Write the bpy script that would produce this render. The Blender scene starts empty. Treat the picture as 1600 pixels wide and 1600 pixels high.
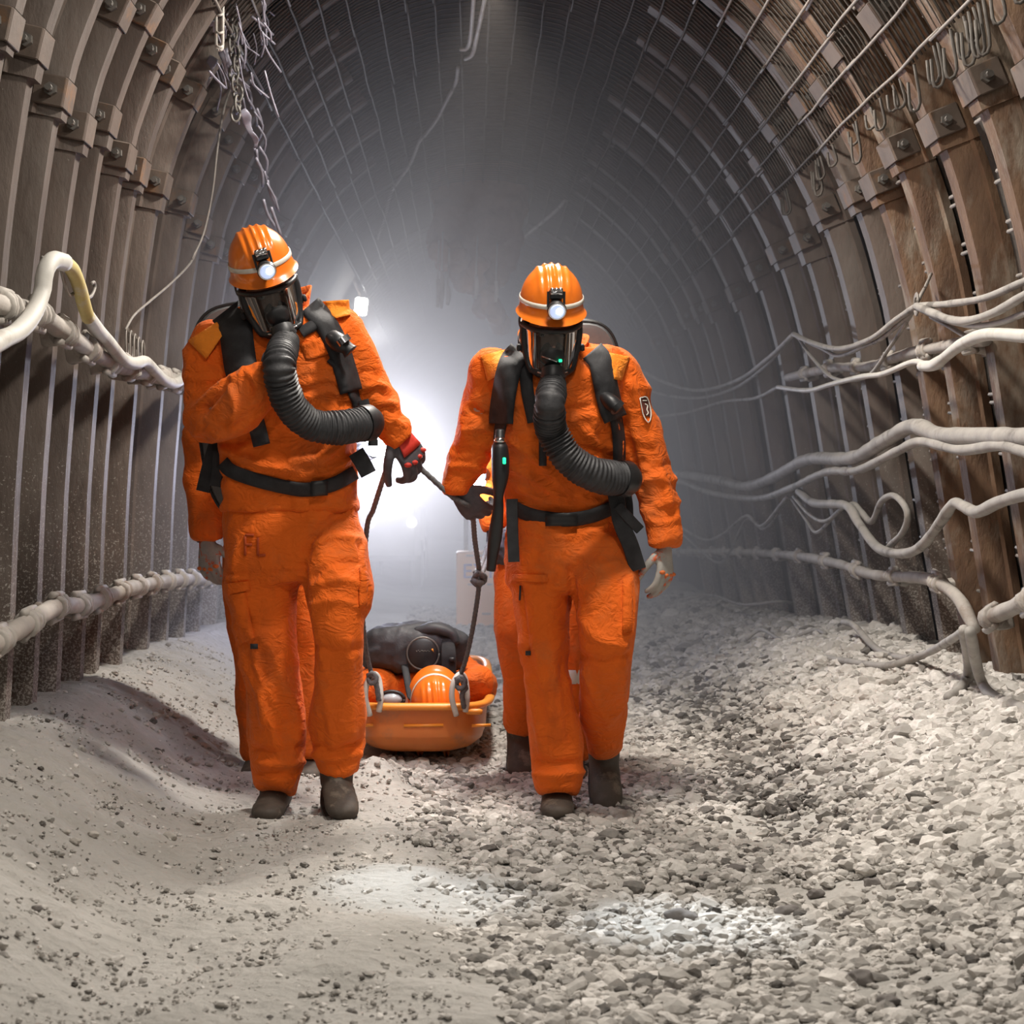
import bpy, math, random
import numpy as np
from mathutils import Vector, Matrix, Euler
from mathutils.bvhtree import BVHTree

random.seed(7)
rng = np.random.default_rng(7)
SC = bpy.context.scene
COL = SC.collection

# ------------------------------------------------------------------ camera
F = 2800.0            # focal length in pixels of the 1600 px frame
VX, VY = 735.0, 775.0 # where the tunnel axis vanishes
EYE = Vector((0.0, 0.0, 1.0))
cam_d = bpy.data.cameras.new('camera')
cam = bpy.data.objects.new('camera', cam_d)
COL.objects.link(cam)
cam_d.sensor_width = 36.0
cam_d.lens = F / 1600.0 * 36.0
cam_d.shift_x = (800.0 - VX) / 1600.0
cam_d.shift_y = (VY - 800.0) / 1600.0
cam.location = EYE
cam.rotation_euler = (math.pi / 2, 0, 0)
cam_d.clip_start = 0.05
cam_d.clip_end = 200
cam_d.dof.use_dof = True
cam_d.dof.focus_distance = 5.75
cam_d.dof.aperture_fstop = 7.0
SC.camera = cam

# ------------------------------------------------------------------ world, lights, exposure
SC.view_settings.view_transform = 'Standard'
SC.view_settings.look = 'None'
SC.view_settings.gamma = 1.0
SC.view_settings.use_curve_mapping = False
SC.view_settings.exposure = 0.0
w = bpy.data.worlds.new('ambient_fill')  # added dim ambient fill entering through the open front
SC.world = w
w.use_nodes = True
w.node_tree.nodes['Background'].inputs[0].default_value = (0.95, 0.93, 1.0, 1)
w.node_tree.nodes['Background'].inputs[1].default_value = 0.035


def light(kind, loc, power, color, size=0.3, aim=None, name='lamp', spot=None, blend=0.5):
    d = bpy.data.lights.new(name, kind)
    d.energy = power
    d.color = color
    if kind == 'AREA':
        d.shape = 'DISK'
        d.size = size
    else:
        d.shadow_soft_size = size
    if kind == 'SPOT':
        d.spot_size = math.radians(spot)
        d.spot_blend = blend
    o = bpy.data.objects.new(name, d)
    COL.objects.link(o)
    o.location = loc
    if aim is not None:
        o.rotation_euler = (Vector(aim) - Vector(loc)).to_track_quat('-Z', 'Y').to_euler()
    return o


WARM = (1.0, 0.93, 0.84)
light('AREA', (0.15, 6.7, 3.15), 110, WARM, 0.35, (0.1, 6.1, 0), 'overhead_light')
light('AREA', (0.35, 4.75, 3.1), 62, WARM, 0.3, (0.2, 4.2, 0), 'overhead_light')
light('AREA', (0.3, 3.0, 3.15), 26, WARM, 0.4, (0.25, 3.7, 0), 'overhead_light')  # added overhead fill, brightens the near ground
light('AREA', (-0.5, 1.0, 2.3), 15, (1.0, 0.93, 0.86), 1.6, (0.0, 5.6, 1.0), 'fill_behind_camera')  # added soft fill for the sides facing the viewer
light('SPOT', (-0.88, 18.6, 1.50), 1700, (0.90, 0.90, 1.0), 0.12, (-0.45, 6.0, 0.7), 'vehicle_work_lamp_light', 38, 0.9)
light('SPOT', (0.1, 7.5, 3.22), 300, (1.0, 0.88, 0.76), 0.06, (0.0, 13.4, 0.5), 'sign_fill_spot', 50, 0.9)  # added warm spot above the frame, brightens the sign and haze
light('POINT', (-0.85, 16.1, 2.45), 26, (0.95, 0.97, 1.0), 0.12, None, 'far_roof_lamp_glow')
light('POINT', (-0.75, 9.3, 1.15), 30, (0.66, 0.68, 1.0), 0.10, None, 'rear_lamp_light')
SC.cycles.volume_bounces = 0
SC.cycles.max_bounces = 6
SC.cycles.diffuse_bounces = 3
SC.cycles.use_denoising = True
SC.cycles.volume_step_rate = 4.0


# ------------------------------------------------------------------ maths helpers
def P(px, py, Y):
    """the point seen at a pixel, Y metres into the tunnel"""
    return np.array((Y * (px - VX) / F, Y, EYE.z - Y * (py - VY) / F))


def proj(V):
    V = np.asarray(V)
    return np.stack([VX + F * V[:, 0] / V[:, 1], VY - F * (V[:, 2] - EYE.z) / V[:, 1]], 1)


def nrm(v):
    v = np.asarray(v, float)
    return v / (np.linalg.norm(v) + 1e-12)


def smooth(a, b, x):
    t = np.clip((np.asarray(x, float) - a) / (b - a), 0, 1)
    return t * t * (3 - 2 * t)


def _h(i, j, k, s):
    v = (i * 374761393 + j * 668265263 + k * 1274126177 + s * 974634777) & 0x7fffffff
    v = (v ^ (v >> 13)) * 1274126177 & 0x7fffffff
    v = v ^ (v >> 16)
    return (v & 0xffff) / 32767.5 - 1.0


def vn(p, s=0):
    """smooth value noise, -1..1"""
    p = np.asarray(p, float)
    f = np.floor(p)
    i = f.astype(np.int64)
    t = p - f
    t = t * t * t * (t * (t * 6 - 15) + 10)
    r = 0
    for a in (0, 1):
        for b in (0, 1):
            for c in (0, 1):
                wgt = (t[:, 0] if a else 1 - t[:, 0]) * (t[:, 1] if b else 1 - t[:, 1]) * (t[:, 2] if c else 1 - t[:, 2])
                r = r + wgt * _h(i[:, 0] + a, i[:, 1] + b, i[:, 2] + c, s)
    return r


def catmull(pts, sub):
    pts = np.asarray(pts, float)
    n = len(pts)
    if n < 3:
        return np.array([pts[0] + (pts[-1] - pts[0]) * t for t in np.linspace(0, 1, sub + 1)])
    e = np.vstack([2 * pts[0] - pts[1], pts, 2 * pts[-1] - pts[-2]])
    out = []
    for i in range(n - 1):
        p0, p1, p2, p3 = e[i:i + 4]
        for k in range(sub):
            t = k / sub
            out.append(0.5 * ((2 * p1) + (-p0 + p2) * t + (2 * p0 - 5 * p1 + 4 * p2 - p3) * t * t + (-p0 + 3 * p1 - 3 * p2 + p3) * t ** 3))
    out.append(pts[-1])
    return np.array(out)


class MB:
    """gathers shapes into one mesh"""

    def __init__(self):
        self.v, self.f, self.n = [], [], 0

    def add(self, v, f):
        self.v.append(np.asarray(v, float))
        self.f += [tuple(i + self.n for i in q) for q in f]
        self.n += len(v)
        return self

    def rings(self, R, cap=True, closed=True):
        R = np.asarray(R, float)
        n, m = R.shape[:2]
        f = []
        for i in range(n - 1):
            for j in range(m if closed else m - 1):
                k = (j + 1) % m
                f.append((i * m + j, i * m + k, (i + 1) * m + k, (i + 1) * m + j))
        if cap and closed:
            f.append(tuple(range(m))[::-1])
            f.append(tuple((n - 1) * m + j for j in range(m)))
        return self.add(R.reshape(-1, 3), f)

    def tube(self, pts, ra, rb=None, m=12, sub=5, exp=2.0, hint=(0, 1, 0), spline=True):
        pts = np.asarray(pts, float)
        n = len(pts)
        ra = np.broadcast_to(np.asarray(ra, float), (n,))
        rb = ra if rb is None else np.broadcast_to(np.asarray(rb, float), (n,))
        D = np.column_stack([pts, ra, rb])
        D = catmull(D, sub) if spline and sub > 1 else D
        c, ra, rb = D[:, :3], np.maximum(D[:, 3], 1e-4), np.maximum(D[:, 4], 1e-4)
        t = np.gradient(c, axis=0)
        t /= np.linalg.norm(t, axis=1)[:, None] + 1e-12
        R = []
        prev = None
        ang = np.linspace(0, 2 * np.pi, m, endpoint=False)
        ca, sa = np.cos(ang), np.sin(ang)
        if exp != 2.0:
            ca, sa = np.sign(ca) * abs(ca) ** (2 / exp), np.sign(sa) * abs(sa) ** (2 / exp)
        for i in range(len(c)):
            a = np.cross(t[i], hint)
            if np.linalg.norm(a) < 0.25:
                a = prev - t[i] * np.dot(prev, t[i]) if prev is not None else np.cross(t[i], (1, 0.01, 0))
            a = nrm(a)
            if prev is not None and np.dot(a, prev) < 0:
                a = -a
            prev = a
            b = np.cross(t[i], a)
            R.append(c[i] + np.outer(ca * ra[i], a) + np.outer(sa * rb[i], b))
        return self.rings(R)

    def ptube(self, Y0, rows, m=14, sub=5, exp=2.0, **k):
        """rows: (px, py, depth offset, half width in px, half depth in m)"""
        pts = [P(r[0], r[1], Y0 + r[2]) for r in rows]
        ra = [r[3] * (Y0 + r[2]) / F for r in rows]
        return self.tube(pts, ra, [r[4] for r in rows], m, sub, exp, **k)

    def ball(self, c, r, m=14, n=9, R=None):
        r = np.broadcast_to(np.asarray(r, float), (3,))
        th = np.linspace(0.001, np.pi - 0.001, n)
        ph = np.linspace(0, 2 * np.pi, m, endpoint=False)
        rr = []
        for a in th[::-1]:
            q = np.stack([np.sin(a) * np.cos(ph) * r[0], np.sin(a) * np.sin(ph) * r[1], np.full(m, np.cos(a) * r[2])], 1)
            if R is not None:
                q = q @ np.asarray(R).T
            rr.append(q + np.asarray(c))
        return self.rings(rr)

    def box(self, c, s, R=None, bev=0.0):
        """box with chamfered edges, s = full sizes"""
        h = np.asarray(s, float) / 2
        b = min(bev, h.min() * 0.9)
        if b <= 0:
            v = np.array([(x, y, z) for x in (-h[0], h[0]) for y in (-h[1], h[1]) for z in (-h[2], h[2])])
            f = [(0, 1, 3, 2), (4, 6, 7, 5), (0, 4, 5, 1), (2, 3, 7, 6), (0, 2, 6, 4), (1, 5, 7, 3)]
        else:
            rg = []
            for z, ins in ((-h[2], b), (-h[2] + b, 0), (h[2] - b, 0), (h[2], b)):
                x, y = h[0] - ins, h[1] - ins
                rg.append([(x, -y + b, z), (x, y - b, z), (x - b, y, z), (-x + b, y, z), (-x, y - b, z), (-x, -y + b, z), (-x + b, -y, z), (x - b, -y, z)])
            m = MB().rings(rg)
            v, f = m.v[0], m.f
        if R is not None:
            v = v @ np.asarray(R).T
        return self.add(v + np.asarray(c, float), f)

    def rod(self, a, b, r, m=8, r2=None):
        return self.tube([a, b], [r, r if r2 is None else r2], m=m, sub=1)

    def verts(self):
        return np.vstack(self.v) if self.v else np.zeros((0, 3))


ORG = {}


def new_mesh(name, v, f, mat=None, shade=True):
    me = bpy.data.meshes.new(name)
    me.from_pydata([tuple(x) for x in np.asarray(v).tolist()], [], f)
    me.validate()
    me.update()
    if mat is not None:
        me.materials.append(mat)
    if shade:
        me.polygons.foreach_set('use_smooth', [True] * len(me.polygons))
    return me


def obj(name, mb, mat, parent=None, shade=True, loc=None, angle=None):
    """one mesh object; its origin sits on its parent's (or on loc)"""
    v, f = (mb.verts(), mb.f) if isinstance(mb, MB) else mb
    v = np.asarray(v, float)
    if parent is not None:
        loc = ORG[parent]
    elif loc is None:
        loc = np.array([(v[:, 0].min() + v[:, 0].max()) / 2, (v[:, 1].min() + v[:, 1].max()) / 2, v[:, 2].min()])
    loc = np.asarray(loc, float)
    me = new_mesh(name, v - loc, f, mat, shade)
    o = bpy.data.objects.new(name, me)
    COL.objects.link(o)
    ORG[o] = loc
    if parent is not None:
        o.parent = parent
    else:
        o.location = loc
    if angle is not None and shade:
        try:
            me.set_sharp_from_angle(angle=math.radians(angle))
        except Exception:
            pass
    return o


def tag(o, label=None, cat=None, group=None, kind=None):
    if label:
        o['label'] = label
    if cat:
        o['category'] = cat
    if group:
        o['group'] = group
    if kind:
        o['kind'] = kind
    return o


def thing(name, loc, label, cat, group=None):
    o = bpy.data.objects.new(name, None)
    COL.objects.link(o)
    o.location = tuple(loc)
    o.empty_display_size = 0.1
    ORG[o] = np.asarray(loc, float)
    return tag(o, label, cat, group)


def fused(mb, voxel, smooth_it=4, fac=0.5):
    """unites overlapping closed shapes into one continuous skin"""
    me = new_mesh('tmp', mb.verts(), mb.f)
    o = bpy.data.objects.new('tmp', me)
    COL.objects.link(o)
    r = o.modifiers.new('r', 'REMESH')
    r.mode = 'VOXEL'
    r.voxel_size = voxel
    if smooth_it:
        s = o.modifiers.new('s', 'SMOOTH')
        s.factor = fac
        s.iterations = smooth_it
    dg = bpy.context.evaluated_depsgraph_get()
    dg.update()
    e = o.evaluated_get(dg)
    m2 = e.to_mesh()
    n = len(m2.vertices)
    v = np.empty(n * 3)
    m2.vertices.foreach_get('co', v)
    nn = np.empty(n * 3)
    m2.vertices.foreach_get('normal', nn)
    f = [tuple(p.vertices) for p in m2.polygons]
    e.to_mesh_clear()
    bpy.data.objects.remove(o)
    bpy.data.meshes.remove(me)
    return v.reshape(-1, 3), f, nn.reshape(-1, 3)


def normals(v, f):
    me = new_mesh('tmp', v, f)
    nn = np.empty(len(v) * 3)
    me.vertices.foreach_get('normal', nn)
    bpy.data.meshes.remove(me)
    return nn.reshape(-1, 3)


def stroke_sculpt(v, n, strokes):
    """presses seams and folds into cloth: (pixel path, width px, height m)"""
    p = proj(v)
    front = np.einsum('ij,ij->i', n, nrm_rows(np.array(EYE) - v)) > 0.05
    d_all = np.zeros(len(v))
    for path, wd, amp in strokes:
        path = catmull(np.array(path, float), 4) if len(path) > 2 else np.array(path, float)
        best = np.full(len(v), 1e9)
        for a, b in zip(path[:-1], path[1:]):
            ab = b - a
            t = np.clip(((p - a) @ ab) / (ab @ ab + 1e-9), 0, 1)
            best = np.minimum(best, np.linalg.norm(p - a - t[:, None] * ab, axis=1))
        d_all += 1.25 * amp * np.exp(-(best / wd) ** 2) * front
    return v + n * d_all[:, None]


def nrm_rows(a):
    return a / (np.linalg.norm(a, axis=1)[:, None] + 1e-12)


def cloth(v, n, seed, amp=0.009, stretch=(1, 1, 1), freq=7.0):
    q = v * np.array(stretch) * freq
    wv = np.stack([vn(q * 0.6 + 11, seed), vn(q * 0.6 + 27, seed + 1), vn(q * 0.6 + 43, seed + 2)], 1)
    a = vn(q + 0.9 * wv, seed + 3)
    b = vn(q * 2.1 + 1.2 * wv, seed + 4)
    c = vn(q * 4.3 + wv, seed + 5)
    e = vn(q * np.array((3.2, 3.2, 5.5)) + 2.2 * wv, seed + 6)
    msk = smooth(-0.1, 0.5, vn(q * 0.8 + 5, seed + 7))
    d = (1 - np.abs(a) * 2.2) * amp + (0.5 - np.abs(b) ** 0.8) * amp * 1.0 + c * amp * 0.16 + (0.45 - np.abs(e)) * amp * 0.55 * msk
    return v + n * d[:, None]


class Surf:
    """a skin that straps, patches and belts can be laid on"""

    def __init__(self, v, f, under=None):
        self.under = under
        self.b = BVHTree.FromPolygons([Vector(x) for x in v.tolist()], f)

    def hit(self, px, py):
        d = Vector(P(px, py, 1.0)) - EYE
        h = self.b.ray_cast(EYE, d.normalized())
        return (np.array(h[0]), np.array(h[1])) if h[0] is not None else None

    def grid(self, G, off, thick, under=None):
        """G: (n, m, 2) pixel grid -> a solid sheet lying on the skin"""
        n, m = G.shape[:2]
        pts = np.full((n, m, 3), np.nan)
        Ys = np.full((n, m), np.nan)
        for i in range(n):
            for j in range(m):
                h = self.hit(*G[i, j])
                if h is not None:
                    Ys[i, j] = h[0][1]
                if self.under is not None:
                    h2 = self.under.hit(*G[i, j])
                    if h2 is not None and (h is None or h2[0][1] - h[0][1] > 0.10):
                        Ys[i, j] = h2[0][1] - 0.012
        ok = ~np.isnan(Ys)
        base = np.nanmedian(Ys) if ok.any() else 5.6
        for i in range(n):
            row = Ys[i]
            for j in range(m):
                if np.isnan(row[j]):
                    g = np.where(~np.isnan(row))[0]
                    if len(g):
                        row[j] = row[g[np.argmin(abs(g - j))]]
                    else:
                        for k in list(range(i - 1, -1, -1)) + list(range(i + 1, n)):
                            if not np.isnan(Ys[k]).all():
                                row[j] = np.nanmedian(Ys[k])
                                break
                        else:
                            row[j] = base
        for _ in range(3):
            q = np.pad(Ys, 1, mode='edge')
            Ys = 0.5 * Ys + 0.125 * (q[:-2, 1:-1] + q[2:, 1:-1] + q[1:-1, :-2] + q[1:-1, 2:])
        prf = 1 - 0.75 * np.abs(np.linspace(-1, 1, m)) ** 3 if m > 4 else np.ones(m)
        wob = vn(np.column_stack([G.reshape(-1, 2) / 9.0, np.zeros(n * m)]), 7).reshape(n, m) * min(0.004, thick * 0.3)
        front = np.array([[P(*G[i, j], Ys[i, j] - off - thick * prf[j] - wob[i, j]) for j in range(m)] for i in range(n)])
        back = np.array([[P(*G[i, j], Ys[i, j] - off + 0.002) for j in range(m)] for i in range(n)])
        rings = np.concatenate([front, back[:, ::-1]], 1)
        return MB().rings(rings)

    def ribbon(self, path, width, off=0.006, thick=0.008, m=5, sub=6):
        D = np.array([tuple(p) + ((width,) if len(p) == 2 else ()) for p in path], float)
        D = catmull(D, sub)
        t = np.gradient(D[:, :2], axis=0)
        t /= np.linalg.norm(t, axis=1)[:, None]
        q = np.stack([-t[:, 1], t[:, 0]], 1)
        s = np.linspace(-0.5, 0.5, m)
        G = D[:, None, :2] + q[:, None, :] * (s[None, :, None] * D[:, 2][:, None, None])
        return self.grid(G, off, thick)

    def patch(self, c, off=0.004, thick=0.006, n=7, m=7):
        c = np.array(c, float)  # tl, tr, br, bl
        G = np.zeros((n, m, 2))
        for i, u in enumerate(np.linspace(0, 1, n)):
            for j, t in enumerate(np.linspace(0, 1, m)):
                G[i, j] = (c[0] * (1 - t) + c[1] * t) * (1 - u) + (c[3] * (1 - t) + c[2] * t) * u
        return self.grid(G, off, thick)


# ------------------------------------------------------------------ materials
def new_mat(name):
    m = bpy.data.materials.new(name)
    m.use_nodes = True
    return m, m.node_tree.nodes, m.node_tree.links, m.node_tree.nodes['Principled BSDF']


def coords(N, L, scale=(1, 1, 1)):
    tc = N.new('ShaderNodeNewGeometry')
    mp = N.new('ShaderNodeMapping')
    mp.inputs['Scale'].default_value = scale
    L.new(tc.outputs['Position'], mp.inputs[0])
    return mp.outputs[0]


def noise(N, L, v, scale, detail=4, rough=0.55, dist=0.0):
    t = N.new('ShaderNodeTexNoise')
    t.inputs['Scale'].default_value = scale
    t.inputs['Detail'].default_value = detail
    t.inputs['Roughness'].default_value = rough
    t.inputs['Distortion'].default_value = dist
    L.new(v, t.inputs['Vector'])
    return t.outputs[0]


def ramp(N, L, x, stops):
    r = N.new('ShaderNodeValToRGB')
    e = r.color_ramp.elements
    while len(e) < len(stops):
        e.new(0.5)
    for k, (p, c) in enumerate(stops):
        e[k].position = p
        e[k].color = (*c, 1) if len(c) == 3 else c
    L.new(x, r.inputs[0])
    return r.outputs[0]


def mixc(N, L, fac, a, b):
    m = N.new('ShaderNodeMix')
    m.data_type = 'RGBA'
    for sock, val in ((m.inputs[0], fac), (m.inputs[6], a), (m.inputs[7], b)):
        if isinstance(val, (tuple, float, int)):
            sock.default_value = (*val, 1) if isinstance(val, tuple) and len(val) == 3 else val
        else:
            L.new(val, sock)
    return m.outputs[2]


def bump(N, L, B, h, strength, dist=0.01):
    b = N.new('ShaderNodeBump')
    b.inputs['Strength'].default_value = strength
    b.inputs['Distance'].default_value = dist
    L.new(h, b.inputs['Height'])
    L.new(b.outputs[0], B.inputs['Normal'])


def surf_mat(name, c1, c2, rough=0.7, scale=6, metal=0.0, bump_s=0.3, bump_scale=60, bump_d=0.005, c3=None, s3=2.0, lo3=0.55, hi3=0.65, stretch=(1, 1, 1), spec=0.5):
    """two-tone worn surface, with patches of a third tone"""
    m, N, L, B = new_mat(name)
    v = coords(N, L, stretch)
    col = ramp(N, L, noise(N, L, v, scale, 6, 0.6), [(0.3, c1), (0.7, c2)])
    if c3 is not None:
        f = ramp(N, L, noise(N, L, v, s3, 7, 0.65), [(lo3, (0, 0, 0)), (hi3, (1, 1, 1))])
        col = mixc(N, L, f, col, c3)
    L.new(col, B.inputs['Base Color'])
    B.inputs['Roughness'].default_value = rough
    B.inputs['Metallic'].default_value = metal
    B.inputs['Specular IOR Level'].default_value = spec
    if bump_s:
        bump(N, L, B, noise(N, L, v, bump_scale, 5, 0.65), bump_s, bump_d)
    return m


def emit_mat(name, c, s):
    m, N, L, B = new_mat(name)
    B.inputs['Base Color'].default_value = (*c, 1)
    B.inputs['Emission Color'].default_value = (*c, 1)
    B.inputs['Emission Strength'].default_value = s
    B.inputs['Roughness'].default_value = 0.2
    return m


def fabric(name, base, dirt, dark):
    m, N, L, B = new_mat(name)
    v = coords(N, L)
    col = ramp(N, L, noise(N, L, v, 9, 5, 0.6), [(0.3, base), (0.75, tuple(x * 1.08 for x in base))])
    f = ramp(N, L, noise(N, L, v, 4.2, 7, 0.72), [(0.50, (0, 0, 0)), (0.78, (0.65, 0.65, 0.65))])
    col = mixc(N, L, f, col, dirt)
    f2 = ramp(N, L, noise(N, L, coords(N, L, (1, 1, 0.5)), 6.1, 6, 0.65), [(0.55, (0, 0, 0)), (0.8, (0.6, 0.6, 0.6))])
    col = mixc(N, L, f2, col, dark)
    L.new(col, B.inputs['Base Color'])
    B.inputs['Roughness'].default_value = 0.82
    B.inputs['Specular IOR Level'].default_value = 0.25
    B.inputs['Sheen Weight'].default_value = 0.15
    B.inputs['Sheen Roughness'].default_value = 0.4
    B.inputs['Sheen Tint'].default_value = (1.0, 0.55, 0.3, 1)
    ab = N.new('ShaderNodeMath')
    ab.operation = 'SUBTRACT'
    L.new(noise(N, L, coords(N, L, (1, 1, 1.5)), 13, 4, 0.5, 1.6), ab.inputs[0])
    ab.inputs[1].default_value = 0.5
    a2 = N.new('ShaderNodeMath')
    a2.operation = 'ABSOLUTE'
    L.new(ab.outputs[0], a2.inputs[0])
    a3 = N.new('ShaderNodeMath')
    a3.operation = 'MULTIPLY_ADD'
    L.new(noise(N, L, v, 95, 4, 0.7), a3.inputs[0])
    a3.inputs[1].default_value = 0.10
    L.new(a2.outputs[0], a3.inputs[2])
    bump(N, L, B, a3.outputs[0], 0.55, 0.035)
    return m


M = {}
M['orange'] = fabric('orange_cloth', (0.78, 0.135, 0.010), (0.40, 0.14, 0.05), (0.30, 0.05, 0.012))
M['lit_orange_pad'] = fabric('lit_orange_padding', (0.92, 0.27, 0.025), (0.55, 0.2, 0.05), (0.6, 0.15, 0.015))  # lighter than the suit: overhead light put into the pads' colour
M['skin'] = surf_mat('skin', (0.50, 0.27, 0.19), (0.56, 0.32, 0.23), 0.5, 20, bump_s=0.05)
M['black_rubber'] = surf_mat('black_rubber', (0.012, 0.012, 0.013), (0.022, 0.022, 0.024), 0.45, 12, bump_s=0.1)
M['black_web'] = surf_mat('black_webbing', (0.012, 0.012, 0.014), (0.03, 0.03, 0.033), 0.75, 30, bump_s=0.5, bump_scale=300, bump_d=0.002)
M['hose'] = surf_mat('hose_cover', (0.016, 0.016, 0.018), (0.04, 0.04, 0.043), 0.55, 25, bump_s=0.3, bump_scale=120)
M['pack'] = surf_mat('pack_shell', (0.10, 0.10, 0.105), (0.17, 0.17, 0.17), 0.35, 8, bump_s=0.1)
M['boot'] = surf_mat('dusty_boot_leather', (0.045, 0.034, 0.026), (0.085, 0.066, 0.05), 0.7, 20, bump_s=0.3, c3=(0.16, 0.13, 0.10), s3=14)
M['sole'] = surf_mat('boot_sole', (0.03, 0.027, 0.024), (0.09, 0.08, 0.07), 0.85, 20)
M['glove'] = surf_mat('grey_glove', (0.30, 0.29, 0.27), (0.42, 0.40, 0.36), 0.8, 25, bump_s=0.3, c3=(0.62, 0.10, 0.02), s3=22, lo3=0.55, hi3=0.6)
M['glove_dark'] = surf_mat('dark_glove', (0.05, 0.05, 0.06), (0.10, 0.09, 0.10), 0.8, 25, bump_s=0.3)
M['red'] = surf_mat('red_glove_back', (0.55, 0.03, 0.02), (0.65, 0.05, 0.03), 0.6, 20)
M['white_band'] = surf_mat('reflective_band', (0.62, 0.58, 0.50), (0.75, 0.71, 0.63), 0.4, 20, bump_s=0.0)
M['orange_patch'] = surf_mat('orange_glove_patch', (0.62, 0.14, 0.03), (0.7, 0.18, 0.04), 0.7, 20)
M['chrome'] = surf_mat('polished_metal', (0.6, 0.6, 0.62), (0.75, 0.75, 0.76), 0.2, 10, metal=1.0, bump_s=0.0)
M['lamp_on'] = emit_mat('lit_lens', (0.50, 0.60, 0.88), 0.75)
M['bulb'] = emit_mat('lit_bulb', (0.9, 0.95, 1.0), 14)
M['lamp_strong'] = emit_mat('lit_floodlight_lens', (0.80, 0.88, 1.0), 60)
M['lamp_roof'] = emit_mat('lit_roof_lamp', (1.0, 0.98, 0.94), 30)
M['led'] = emit_mat('green_indicator', (0.02, 0.8, 0.35), 1.6)


def helmet_mat():
    m, N, L, B = new_mat('orange_helmet_shell')
    v = coords(N, L)
    L.new(ramp(N, L, noise(N, L, v, 25, 5, 0.6), [(0.3, (0.80, 0.17, 0.012)), (0.8, (0.88, 0.21, 0.02))]), B.inputs['Base Color'])
    B.inputs['Roughness'].default_value = 0.28
    B.inputs['Coat Weight'].default_value = 0.3
    B.inputs['Coat Roughness'].default_value = 0.12
    bump(N, L, B, noise(N, L, v, 70, 3), 0.04, 0.002)
    return m


M['helmet'] = helmet_mat()


def visor_mat():
    m, N, L, B = new_mat('clear_visor')
    N.remove(B)
    tr = N.new('ShaderNodeBsdfTransparent')
    tr.inputs[0].default_value = (0.62, 0.62, 0.62, 1)
    gl = N.new('ShaderNodeBsdfGlossy')
    gl.inputs['Roughness'].default_value = 0.06
    fr = N.new('ShaderNodeFresnel')
    fr.inputs[0].default_value = 1.5
    mx = N.new('ShaderNodeMixShader')
    L.new(fr.outputs[0], mx.inputs[0])
    L.new(tr.outputs[0], mx.inputs[1])
    L.new(gl.outputs[0], mx.inputs[2])
    L.new(mx.outputs[0], N['Material Output'].inputs[0])
    return m


M['visor'] = visor_mat()
M['steel'] = surf_mat('rusty_dusty_steel', (0.085, 0.064, 0.052), (0.15, 0.116, 0.096), 0.62, 7, 0.15, 0.5, 45, 0.006, c3=(0.17, 0.145, 0.125), s3=5, lo3=0.5, hi3=0.72, stretch=(1, 1, 0.35))
M['steel_warm'] = surf_mat('orange_rusted_steel', (0.085, 0.046, 0.028), (0.20, 0.118, 0.066), 0.7, 9, 0.1, 0.7, 40, 0.010, c3=(0.24, 0.195, 0.15), s3=6, lo3=0.5, hi3=0.62, stretch=(1, 1, 0.4))
M['clamp'] = surf_mat('clamp_steel', (0.095, 0.07, 0.055), (0.155, 0.118, 0.094), 0.65, 6, 0.0, 0.3, 50, c3=(0.19, 0.105, 0.055), s3=7)
M['bolt'] = surf_mat('grey_bolt', (0.13, 0.12, 0.11), (0.22, 0.21, 0.19), 0.5, 15, 0.4)
M['wire'] = surf_mat('dusty_wire', (0.22, 0.20, 0.18), (0.34, 0.31, 0.28), 0.6, 18, 0.2, 0.2)
M['dim_roof_wire'] = surf_mat('dimmed_roof_mesh', (0.075, 0.066, 0.058), (0.13, 0.115, 0.10), 0.7, 18, 0.2, 0.2)  # darker copy of the wire, the roof's dimness put into its colour
M['wire_cool'] = surf_mat('galvanised_wire', (0.26, 0.25, 0.30), (0.36, 0.35, 0.42), 0.5, 18, 0.3, 0.2)
M['cable'] = surf_mat('dusty_grey_cable', (0.26, 0.245, 0.225), (0.40, 0.375, 0.345), 0.7, 9, bump_s=0.25, c3=(0.16, 0.145, 0.13), s3=6)
M['cable_white'] = surf_mat('pale_hose', (0.50, 0.485, 0.445), (0.62, 0.60, 0.55), 0.6, 9, bump_s=0.15, c3=(0.45, 0.42, 0.37), s3=7)
M['cable_yellow'] = surf_mat('yellow_hose', (0.60, 0.50, 0.20), (0.70, 0.58, 0.26), 0.6, 14, bump_s=0.15, c3=(0.66, 0.62, 0.50), s3=8)
M['cable_pink'] = surf_mat('pinkish_cable', (0.48, 0.32, 0.36), (0.58, 0.40, 0.42), 0.6, 12, bump_s=0.15)
M['pipe'] = surf_mat('dusty_pipe', (0.34, 0.31, 0.28), (0.50, 0.465, 0.42), 0.75, 8, bump_s=0.4, c3=(0.30, 0.25, 0.21), s3=5)
M['lining'] = surf_mat('dark_dusty_lining', (0.035, 0.030, 0.026), (0.065, 0.056, 0.049), 0.9, 3, 0, 0.6, 22, 0.02, c3=(0.075, 0.052, 0.038), s3=1.5)
M['rock'] = surf_mat('reddish_rock', (0.22, 0.12, 0.08), (0.36, 0.25, 0.19), 0.9, 4, 0, 0.8, 12, 0.03)
M['stretcher'] = surf_mat('orange_plastic_tub', (0.62, 0.17, 0.03), (0.70, 0.22, 0.045), 0.45, 6, bump_s=0.1, c3=(0.42, 0.16, 0.06), s3=4)
M['rim'] = surf_mat('orange_rim', (0.82, 0.28, 0.03), (0.88, 0.34, 0.05), 0.4, 6, bump_s=0.05)
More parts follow.
